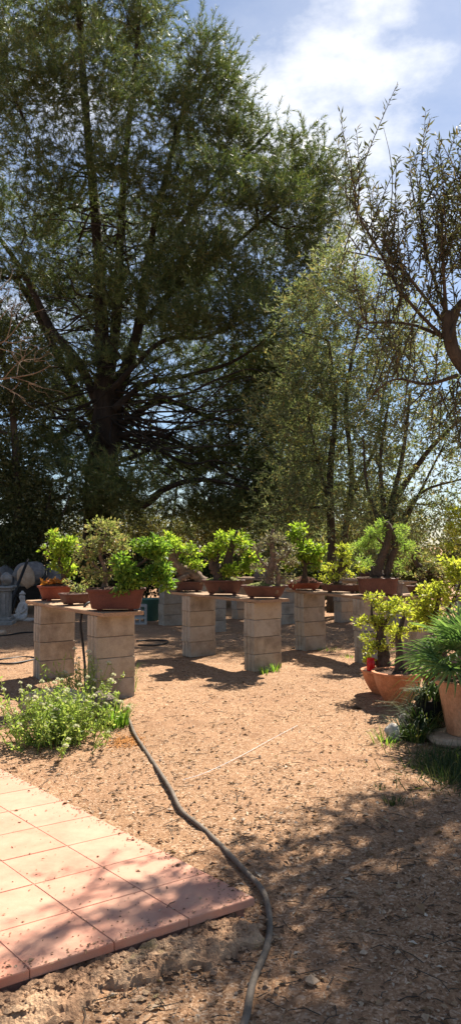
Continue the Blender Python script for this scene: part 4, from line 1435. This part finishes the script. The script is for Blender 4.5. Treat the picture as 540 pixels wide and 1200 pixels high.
def frond_mesh(seed, Lp=.22, Rf=.29, nseg=22):
    r_ = np.random.default_rng(seed)
    m_ = MB()
    # petiole along +X then a fan
    pet = smooth_path([(0, 0, 0), (Lp * .5, 0, .03), (Lp, 0, .02)], 7)
    m_.tube(pet, np.linspace(.007, .005, 7), 5)
    hub = np.array([Lp, 0, .02])
    for k in range(nseg):
        a = (k / (nseg - 1) - .5) * rad(230)
        d = np.array([math.cos(a), math.sin(a), 0])
        ln = Rf * (.75 + .25 * math.cos(a * .7)) * (1 + r_.normal() * .05)
        side = np.array([-d[1], d[0], 0])
        lift = np.array([0, 0, .10 * abs(math.sin(a))])
        pts, ws = [], [.005, .009, .009, .006, .001]
        for q, u in enumerate((0, .3, .55, .8, 1.0)):
            pts.append(hub + d * ln * u + lift * u * .6 + np.array([0, 0, -.10 * u ** 3 * ln / .3 + r_.normal() * .004]))
        V, Q = [], []
        for q in range(5):
            V += [pts[q] - side * ws[q], pts[q] + np.array([0, 0, -.006 * (q < 4)]), pts[q] + side * ws[q]]
        for q in range(4):
            Q += [(3 * q, 3 * q + 1, 3 * q + 4, 3 * q + 3), (3 * q + 1, 3 * q + 2, 3 * q + 5, 3 * q + 4)]
        m_.add(np.array(V), Q)
    return m_.mesh('frond', M['palm_leaf'])


FM = [frond_mesh(s) for s in (1, 2, 3)]
for k in range(24):
    o = bpy.data.objects.new('frond', FM[k % 3])
    COL.objects.link(o)
    o.parent = t
    az = k * 2.4 + rng.normal() * .2
    el = rad(76 - 4.3 * k + rng.normal() * 4)
    if math.cos(az) < -.3 and k > 6:
        el += rad(8)
    o.location = (.0, 0, .50)
    o.rotation_euler = (Matrix.Rotation(az, 3, 'Z') @ Matrix.Rotation(-el, 3, 'Y') @ Matrix.Rotation(rng.normal() * .5, 3, 'X')).to_euler()
    s_ = .9 + .25 * rng.random()
    o.scale = (s_, s_, s_)
# black pot of dark arching blades tucked beside the palm pot
p = np.array([1.60, 5.98, 0])
t = thing('plant_pot', 'black pot of dark arching grass half hidden beside the palm pot', 'plant pot', p)
po = pot_mesh('', rx=.13, ry=.13, h=.24, taper=.8, rim=.008).build('pot', M['black_pot'], t, True)
soil_mesh(.118, .118, .225, .02).build('soil', M['soil'], t, True)
m_ = MB()
for k in range(190):
    a = rng.random() * 6.28
    rr = rng.random() ** .6 * .11
    b = np.array([math.cos(a) * rr, math.sin(a) * rr, .23])
    ht = .22 * (.4 + .6 * rng.random())
    d = np.array([math.cos(a), math.sin(a), 0]) * ht * (.5 + rng.random())
    q_ = [b, b + d * .3 + (0, 0, ht * .55), b + d * .8 + (0, 0, ht * .5), b + d * 1.4 + (0, 0, -ht * .5 * rng.random())]
    sd = unit(np.array([-d[1], d[0], 0]))
    V = []
    for j, ww in enumerate((.005, .0045, .003, .0006)):
        V += [q_[j] - sd * ww, q_[j] + sd * ww]
    m_.add(np.array(V), [(0, 1, 3, 2), (2, 3, 5, 4), (4, 5, 7, 6)])
m_.build('foliage', M['dark_grass'], t)


# stones ------------------------------------------------------------------------------
def rock(loc, size, label, mat, seed, cat='stone', rz=0, name='stone'):
    r_ = np.random.default_rng(seed)
    bm_ = MB()
    nn, mm = 14, 20
    V = []
    k1 = r_.normal(size=(5, 3))
    ph = r_.random(5) * 6
    rings = []
    for a in range(1, nn):
        th = math.pi * a / nn
        rr = []
        for b in range(mm):
            f_ = 2 * math.pi * b / mm
            d = np.array([math.sin(th) * math.cos(f_), math.sin(th) * math.sin(f_), -math.cos(th)])
            s = 1 + .13 * sum(math.sin(2.2 * d @ k1[q] + ph[q]) for q in range(5)) / 1.6
            # facet it a little
            s *= min(1.0, .82 / max(abs(d @ unit(k1[0])), .01), .84 / max(abs(d @ unit(k1[1])), .01), .8 / max(abs(d @ unit(k1[2])), .01))
            rr.append(d * s * np.array(size))
        rings.append(np.array(rr))
    bm_.loft(rings, True, True)
    zmin = min(v_[:, 2].min() for v_ in bm_.v)
    o = bm_.build(name, mat, smooth=True)
    o.data.set_sharp_from_angle(angle=rad(35))
    o.location = (loc[0], loc[1], loc[2] - zmin - .012)
    o.rotation_euler = (0, 0, rz)
    return tag(o, label, cat)


g = ground_at(460, 868)
rock(g, (.055, .05, .065), 'white rounded stone at the edge of the grass clump', M['stone'], 3)
g = ground_at(474, 850)
rock(g, (.06, .05, .05), 'small pale stone among grass in front of the orange bowls', M['stone'], 8, rz=.6)
g = ground_at(70, 838)
rock(g, (.30, .13, .115), 'long tan stone slab end among the white-flowered weeds', M['tan_stone'], 5, rz=rad(-12))
g = ground_at(121, 846)
rock(g, (.13, .12, .12), 'dark rough rock right of the white-flowered weeds', M['dark_stone'], 9, rz=.5)
g = ground_at(33, 836)
rock(g, (.07, .06, .09), 'short tan stone standing left of the white-flowered weeds', M['tan_stone'], 14, rz=.2)


# wild flowers ------------------------------------------------------------------------
c = ground_at(64, 876)
t = thing('flowering_weed', 'bushy weed covered in tiny white flower heads beside the tiles', 'wild flowers', (c[0], c[1], 0))
st, lf = MB(), MB()
heads = []
for k in range(210):
    b = np.array([rng.normal() * .13, rng.normal() * .14 + .16, 0])
    ht = .12 + .30 * rng.random()
    lean = np.array([b[0] * .5 + rng.normal() * .05, (b[1] - .1) * .5 + rng.normal() * .05, ht])
    e = b + lean
    pth = smooth_path([b, b * .5 + e * .5 + rng.normal(size=3) * .02, e], 7)
    st.tube(pth, np.linspace(.0035, .0018, 7), 4, caps=False)
    m_ = 25
    tt = rng.random(m_) * .85 + .15
    q = np.stack([np.interp(tt * 6, np.arange(7), pth[:, ci]) for ci in range(3)], 1)
    leaves(lf, q, rng.normal(size=(m_, 3)) * .8 + np.array([0, 0, .5]), rng.normal(size=(m_, 3)) + np.array([0, 0, .8]), .024 + .028 * rng.random(m_), .010 + .008 * rng.random(m_))
    if rng.random() < .46:
        heads.append(e)
st.build('stems', M['wild_leaf'], t)
lf.build('foliage', M['wild_leaf'], t)
hm = MB()
n = 26
d = sphere_pts(n)
d[:, 2] = abs(d[:, 2])
leaves(hm, d * .006, d + rng.normal(size=(n, 3)) * .2, rng.normal(size=(n, 3)) + np.array([0, 0, 1]), .016, .012)
h0 = hm.build('flower_head', M['petal'], t)
for k, e in enumerate(heads):
    o = h0 if k == 0 else dup(h0, parent=t)
    o.location = [float(v_) for v_ in e]
    s_ = .55 + .6 * rng.random()
    o.scale = (s_, s_, s_)
# taller flowering stalk in front of the second pier
c = ground_at(95, 826)
t = thing('flowering_weed', 'taller thin white-flowered weed stalks in front of the pier gap', 'wild flowers', (c[0], c[1], 0))
st, lf = MB(), MB()
heads = []
for k in range(46):
    b = np.array([rng.normal() * .10, rng.normal() * .06, 0])
    e = b + np.array([rng.normal() * .12, rng.normal() * .08, .2 + .3 * rng.random()])
    pth = smooth_path([b, b * .5 + e * .5 + rng.normal(size=3) * .02, e], 7)
    st.tube(pth, np.linspace(.0035, .0018, 7), 4, caps=False)
    m_ = 11
    tt = rng.random(m_) * .85 + .15
    q = np.stack([np.interp(tt * 6, np.arange(7), pth[:, ci]) for ci in range(3)], 1)
    leaves(lf, q, rng.normal(size=(m_, 3)) * .8 + np.array([0, 0, .5]), rng.normal(size=(m_, 3)) + np.array([0, 0, .8]), .035 + .03 * rng.random(m_), .012)
    if rng.random() < .4:
        heads.append(e)
st.build('stems', M['wild_leaf'], t)
lf.build('foliage', M['wild_leaf'], t)
for e in heads:
    o = bpy.data.objects.new('flower_head', h0.data)
    COL.objects.link(o)
    o.parent = t
    o.location = [float(v_) for v_ in e]
    s_ = .8 + .9 * rng.random()
    o.scale = (s_, s_, s_)


def tuft(px, py, n, h, spread, label, mat='grass', arch=.5, w=.005, name='grass_tuft', cat='grass'):
    c = ground_at(px, py)
    m_ = MB()
    n = max(n, 24)
    for k in range(n):
        a = rng.random() * 6.28
        rr = rng.random() ** .6 * spread
        b = np.array([math.cos(a) * rr, math.sin(a) * rr, -.005])
        ht = h * (.5 + .6 * rng.random())
        d = np.array([math.cos(a), math.sin(a), 0]) * arch * ht * (.3 + rng.random()) + np.array([rng.normal(), rng.normal(), 0]) * .12 * ht
        p = [b, b + d * .25 + (0, 0, ht * .5), b + d * .65 + (0, 0, ht * .88), b + d * 1.2 + (0, 0, ht * (.95 - .25 * rng.random()))]
        sd = unit(np.array([-d[1], d[0], 0]) + rng.normal(size=3) * .01)
        V = []
        for q, ww in enumerate((w, w * .9, w * .6, w * .1)):
            V += [p[q] - sd * ww, p[q] + sd * ww]
        m_.add(np.array(V), [(0, 1, 3, 2), (2, 3, 5, 4), (4, 5, 7, 6)])
    o = m_.build(name, M[mat])
    o.location = (c[0], c[1], gz(c[0], c[1]))
    if name == 'grass':
        return stuff(o)
    return tag(o, label, cat, 'grass tufts')


tuft(136, 850, 170, .20, .10, 'bright green grass tuft at the foot of the second pier', 'grass', .4)
tuft(142, 812, 70, .32, .14, 'taller loose grass blades against the second pier', 'grass', .5)
tuft(310, 790, 16, .10, .05, 'small weed sprig at the foot of the nearest middle pier', 'grass', .6)
tuft(322, 787, 20, .12, .05, 'leafy sprig at the right corner of the nearest middle pier', 'grass', .6)
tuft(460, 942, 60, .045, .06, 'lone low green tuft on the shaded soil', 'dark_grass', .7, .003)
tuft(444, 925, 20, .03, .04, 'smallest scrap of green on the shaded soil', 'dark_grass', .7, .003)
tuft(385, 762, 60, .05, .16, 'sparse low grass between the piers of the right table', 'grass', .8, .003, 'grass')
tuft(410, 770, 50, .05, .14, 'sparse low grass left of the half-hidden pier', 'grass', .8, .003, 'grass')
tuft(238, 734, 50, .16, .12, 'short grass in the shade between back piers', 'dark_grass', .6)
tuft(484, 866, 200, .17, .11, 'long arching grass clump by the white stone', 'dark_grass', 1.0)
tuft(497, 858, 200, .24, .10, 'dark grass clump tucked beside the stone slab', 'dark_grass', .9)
tuft(452, 872, 60, .10, .10, 'yellowing low grass left of the white stone', 'grass', .9, .003, 'grass')
# ground cover at the right edge
m_ = MB()
n = 2600
c = ground_at(545, 905)
P = c + np.stack([rng.normal(size=n) * .16, rng.normal(size=n) * .22, np.zeros(n)], 1)
P[:, 2] = 0
blades(m_, P, rng.normal(size=(n, 3)) * .7 + np.array([0, 0, .8]), .07 + .06 * rng.random(n), .007)
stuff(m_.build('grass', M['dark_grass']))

# ------------------------------------------------------------------ hoses, string
HP = [(-1.30, 7.62, PT + .02), (-1.36, 7.72, PT + .018), (-1.46, 7.62, PT + .03), (-1.50, 7.52, .70), (-1.47, 7.50, .45), (-1.43, 7.42, .2), (-1.40, 7.25, .02)]
HP2 = [ground_at(x_, y_) + (rng.normal() * .004, 0, .008) for x_, y_ in [(112, 830), (135, 835), (150, 842), (158, 862), (175, 888), (198, 924), (212, 952), (236, 972), (262, 996), (288, 1024), (308, 1047), (318, 1078), (314, 1112), (302, 1152), (292, 1190), (284, 1240), (300, 1330)]]
mb = MB()
mb.tube(smooth_path(HP2, 170), .0125, 12)
tag(mb.build('garden_hose', M['hose'], smooth=True), 'long brown-grey hose curving across the soil past the tile corner', 'garden hose')
mb = MB()
t = thing('garden_hose', 'black hose hanging from the left plank down between two piers', 'garden hose', HP[0])
mb.tube(smooth_path(np.array(HP) - HP[0], 60), .013, 10)
mb.build('hose', M['black_hose'], t, True)
mb = MB()
mb.tube([(0, 0, 0), (.04, -.02, .004), (.09, -.03, .012)], [.017, .02, .013], 10)
mb.build('nozzle', M['hose_fitting'], t, True)
mb = MB()
mb.tube(smooth_path([ground_at(x_, y_) + (0, 0, .012) for x_, y_ in [(215, 916), (240, 908), (280, 889), (318, 868), (348, 852)]], 40), .0018, 6)
tag(mb.build('string', M['string']), 'thin whitish string lying on the soil right of the hose', 'string')
for pts, lab in [([(-20, 776), (10, 773), (28, 771), (44, 772)], 'upper thin black hose on the soil at the left edge'),
                 ([(-20, 777), (8, 779), (26, 777), (50, 772), (60, 771)], 'lower thin black hose on the soil at the left edge'),
                 ([(-15, 748), (10, 745), (28, 742), (52, 742)], 'black hose along the shade line at the left edge'),
                 ([(162, 757), (180, 757), (194, 755), (196, 752), (180, 751), (160, 752)], 'dark hose loop on the soil behind the leftmost table')]:
    mb = MB()
    mb.tube(smooth_path([ground_at(*q) + (0, 0, .012) for q in pts], 40), .013, 8)
    tag(mb.build('garden_hose', M['black_hose'], smooth=True), lab, 'garden hose')

# ------------------------------------------------------------------ statue and clutter at left back
sp = ground_at(27, 727)
t = thing('statue', 'pale seated stone figure in front of the wheelbarrow', 'statue', sp)
me = bpy.data.meshes.new('body')
Vs = [(0, 0, .07), (0, .0, .17), (0, .005, .27), (0, 0, .33), (-.01, -.01, .40), (-.01, -.012, .45),
      (.075, 0, .27), (.10, -.02, .19), (.06, -.09, .13), (-.075, 0, .27), (-.10, -.02, .19), (-.06, -.09, .13),
      (.10, -.05, .06), (.15, -.12, .045), (.03, -.15, .05), (-.10, -.05, .06), (-.18, -.10, .045), (-.04, -.17, .05)]
Rs = [.085, .075, .08, .032, .06, .045, .036, .03, .022, .036, .03, .022, .055, .045, .03, .055, .045, .03]
Es = [(0, 1), (1, 2), (2, 3), (3, 4), (4, 5), (2, 6), (6, 7), (7, 8), (2, 9), (9, 10), (10, 11), (0, 12), (12, 13), (13, 14), (0, 15), (15, 16), (16, 17)]
bmx = bmesh.new()
sl = bmx.verts.layers.skin.verify()
vv = []
for q_, r_ in zip(Vs, Rs):
    v_ = bmx.verts.new(q_)
    v_[sl].radius = (r_, r_)
    vv.append(v_)
vv[0][sl].use_root = True
for a_, b_ in Es:
    bmx.edges.new((vv[a_], vv[b_]))
bmx.to_mesh(me)
bmx.free()
o = bpy.data.objects.new('body', me)
COL.objects.link(o)
o.parent = t
o.rotation_euler = (0, 0, rad(-40))
m1 = o.modifiers.new('skin', 'SKIN')
m1.use_smooth_shade = True
o.modifiers.new('sub', 'SUBSURF').levels = 2
o.modifiers['sub'].render_levels = 2
me.materials.append(M['statue'])
mb = MB()
mb.loft([ring(z_, r_, r_, 2, 16) for z_, r_ in ((.455, .055), (.48, .045), (.495, .025), (.515, .02), (.52, .005))], True, True)
o2 = mb.build('hair', M['statue'], t, True)
o2.location = (-.012, .008, -.005)
mb = MB()
mb.loft([ring(z_, r_, r_ * .8, 2.4, 24) for z_, r_ in ((-.02, .19), (.02, .2), (.035, .18))], True, True)
mb.build('base', M['statue'], t)
t.scale = (1.18, 1.18, 1.12)

# wheelbarrow with a sack of rubble
wp = ground_at(34, 715)
wp = np.array([-4.33, 16.0, 0])
t = thing('wheelbarrow', 'black wheelbarrow tipped up under a pale rubble sack', 'wheelbarrow', wp, rz=rad(20))
mb = MB()
R_ = []
for z_, a_, b_ in ((.28, .22, .16), (.30, .25, .18), (.60, .40, .28), (.605, .415, .295), (.60, .385, .27), (.34, .24, .17)):
    R_.append(ring(z_, a_, b_, 5, 32))
mb.loft(R_, True, False)
mb.f.append(np.array([list(range(32))]) + 5 * 32)
mb.build('tray', M['black_metal'], t)
mb = MB()
a = np.linspace(0, 2 * math.pi, 29)
mb.tube(np.stack([.45 + .13 * np.cos(a), np.zeros(29), .16 + .13 * np.sin(a)], 1), .03, 8, False)
mb.tube([(.45, -.05, .16), (.45, .05, .16)], .03, 8)
mb.build('wheel', M['black_metal'], t, True)
for s_ in (-1, 1):
    mb = MB()
    mb.tube(smooth_path([(.45, .06 * s_, .16), (.1, .17 * s_, .27), (-.4, .24 * s_, .5), (-.78, .27 * s_, .78)], 14), .022, 8)
    mb.build('handle', M['black_metal'], t, True)
    mb = MB()
    mb.tube([(-.25, .2 * s_, .38), (-.34, .21 * s_, .0)], .018, 8)
    mb.build('leg', M['black_metal'], t, True)
r1 = rock(wp + np.array([.0, 0, .52]), (.36, .26, .28), 'pale grey rubble sack heaped in the wheelbarrow', M['sack'], 21, 'sack', .3, 'sack')
r2 = rock(wp + np.array([.50, .35, 0]), (.28, .26, .52), 'grey rubble sack standing right of the wheelbarrow', M['sack'], 23, 'sack', .9, 'sack')
r3 = rock(wp + np.array([.05, -.24, .56]), (.19, .12, .27), 'rounded tan stone propped on the wheelbarrow sack', M['tan_stone'], 31, 'stone', .2)
r4 = rock(wp + np.array([-.50, .1, 0]), (.3, .26, .48), 'pale grey rubble sack left of the wheelbarrow', M['sack'], 25, 'sack', .1, 'sack')
for (pa, pb, lab) in [((4, 716), (33, 656), 'black pole leaning over the wheelbarrow'), ((43, 712), (57, 660), 'shorter black pole leaning beside the red oval pot')]:
    a_, b_ = at(*pa, 14.2), at(*pb, 15.4)
    a_[2] = 0
    mb = MB()
    mb.tube([a_, a_ * .5 + b_ * .5, b_], .03, 8)
    tag(mb.build('pole', M['black_metal'], smooth=True), lab, 'pole')
# pedestal
pp_ = np.array([-4.25, 13.9, 0])
t = thing('pedestal', 'grey stone pedestal with square cap at the left edge', 'pedestal', pp_)
mb = MB()
mb.box((0, 0, .03), (.48, .48, .10), .1, .01)
mb.box((0, 0, .11), (.40, .40, .06), .1, .01)
mb.build('base', M['grey_stone'], t)
mb = MB()
mb.box((0, 0, .38), (.32, .32, .48), .1, .008)
for s_ in (-1, 0, 1):
    mb.box((s_ * .1, -.165, .38), (.05, .03, .40), .1, .004)
mb.build('shaft', M['grey_stone'], t)
mb = MB()
mb.box((0, 0, .645), (.42, .42, .05), .1, .012)
mb.box((0, 0, .69), (.48, .48, .04), .1, .012)
mb.build('cap', M['grey_stone'], t)
rock(pp_ + np.array([.10, 0, .71]), (.1, .1, .12), 'pale stone lump on top of the pedestal', M['grey_stone'], 41)
rock(pp_ + np.array([-.12, .05, .71]), (.11, .1, .14), 'dark stone lump on top of the pedestal', M['dark_stone'], 42)
for k, (px_, py_, s_, lab) in enumerate([(8, 727, .13, 'tan stone on the ground left of the statue'), (50, 727, .10, 'dark stone between statue and leftmost pier'), (2, 745, .09, 'small tan stone at the left edge in shade')]):
    rock(ground_at(px_, py_), (s_, s_ * .8, s_ * .6), lab, M['tan_stone'] if k != 1 else M['dark_stone'], 50 + k)

# teal tub and grey crate behind
p = np.array([-1.55, 14.6, 0])
t = thing('tub', 'teal plastic tub behind the leftmost table', 'tub', p)
mb = MB()
mb.loft([ring(z_, a_, a_, 2, 32) for z_, a_ in ((0, .13), (.01, .14), (.40, .19), (.41, .21), (.43, .21), (.43, .185), (.1, .13))], True, False)
mb.f.append(np.array([list(range(32))]) + 6 * 32)
mb.build('shell', M['teal'], t, True)
for s_ in (-1, 1):
    mb = MB()
    mb.tube(smooth_path([(s_ * .185, -.06, .37), (s_ * .235, -.04, .39), (s_ * .235, .04, .39), (s_ * .185, .06, .37)], 10), .012, 6)
    mb.build('handle', M['teal'], t, True)
p = np.array([-1.78, 13.9, 0])
t = thing('crate', 'pale grey plastic crate with open grid sides behind the leftmost table', 'crate', p, rz=.15)
for sx, sy in ((0, -1), (0, 1), (-1, 0), (1, 0)):
    mb = MB()
    w_ = .44 if sx == 0 else .30
    n_ = 4 if sx == 0 else 3
    rz_ = 0 if sx == 0 else math.pi / 2
    off = np.array([sx * .22, sy * .15, 0])
    for q in range(n_ + 1):
        u = -w_ / 2 + .02 + (w_ - .04) * q / n_
        mb.box(off + (np.array([u, 0, .18]) if sx == 0 else np.array([0, u, .18])), (.022, .018, .36), rz_)
    for z_ in (.02, .13, .24, .35):
        mb.box(off + np.array([0, 0, z_]), (w_ - .03, .012, .03), rz_)
    mb.build('side', M['crate'], t)
mb = MB()
mb.box((0, 0, .012), (.42, .28, .016))
mb.build('floor', M['crate'], t)
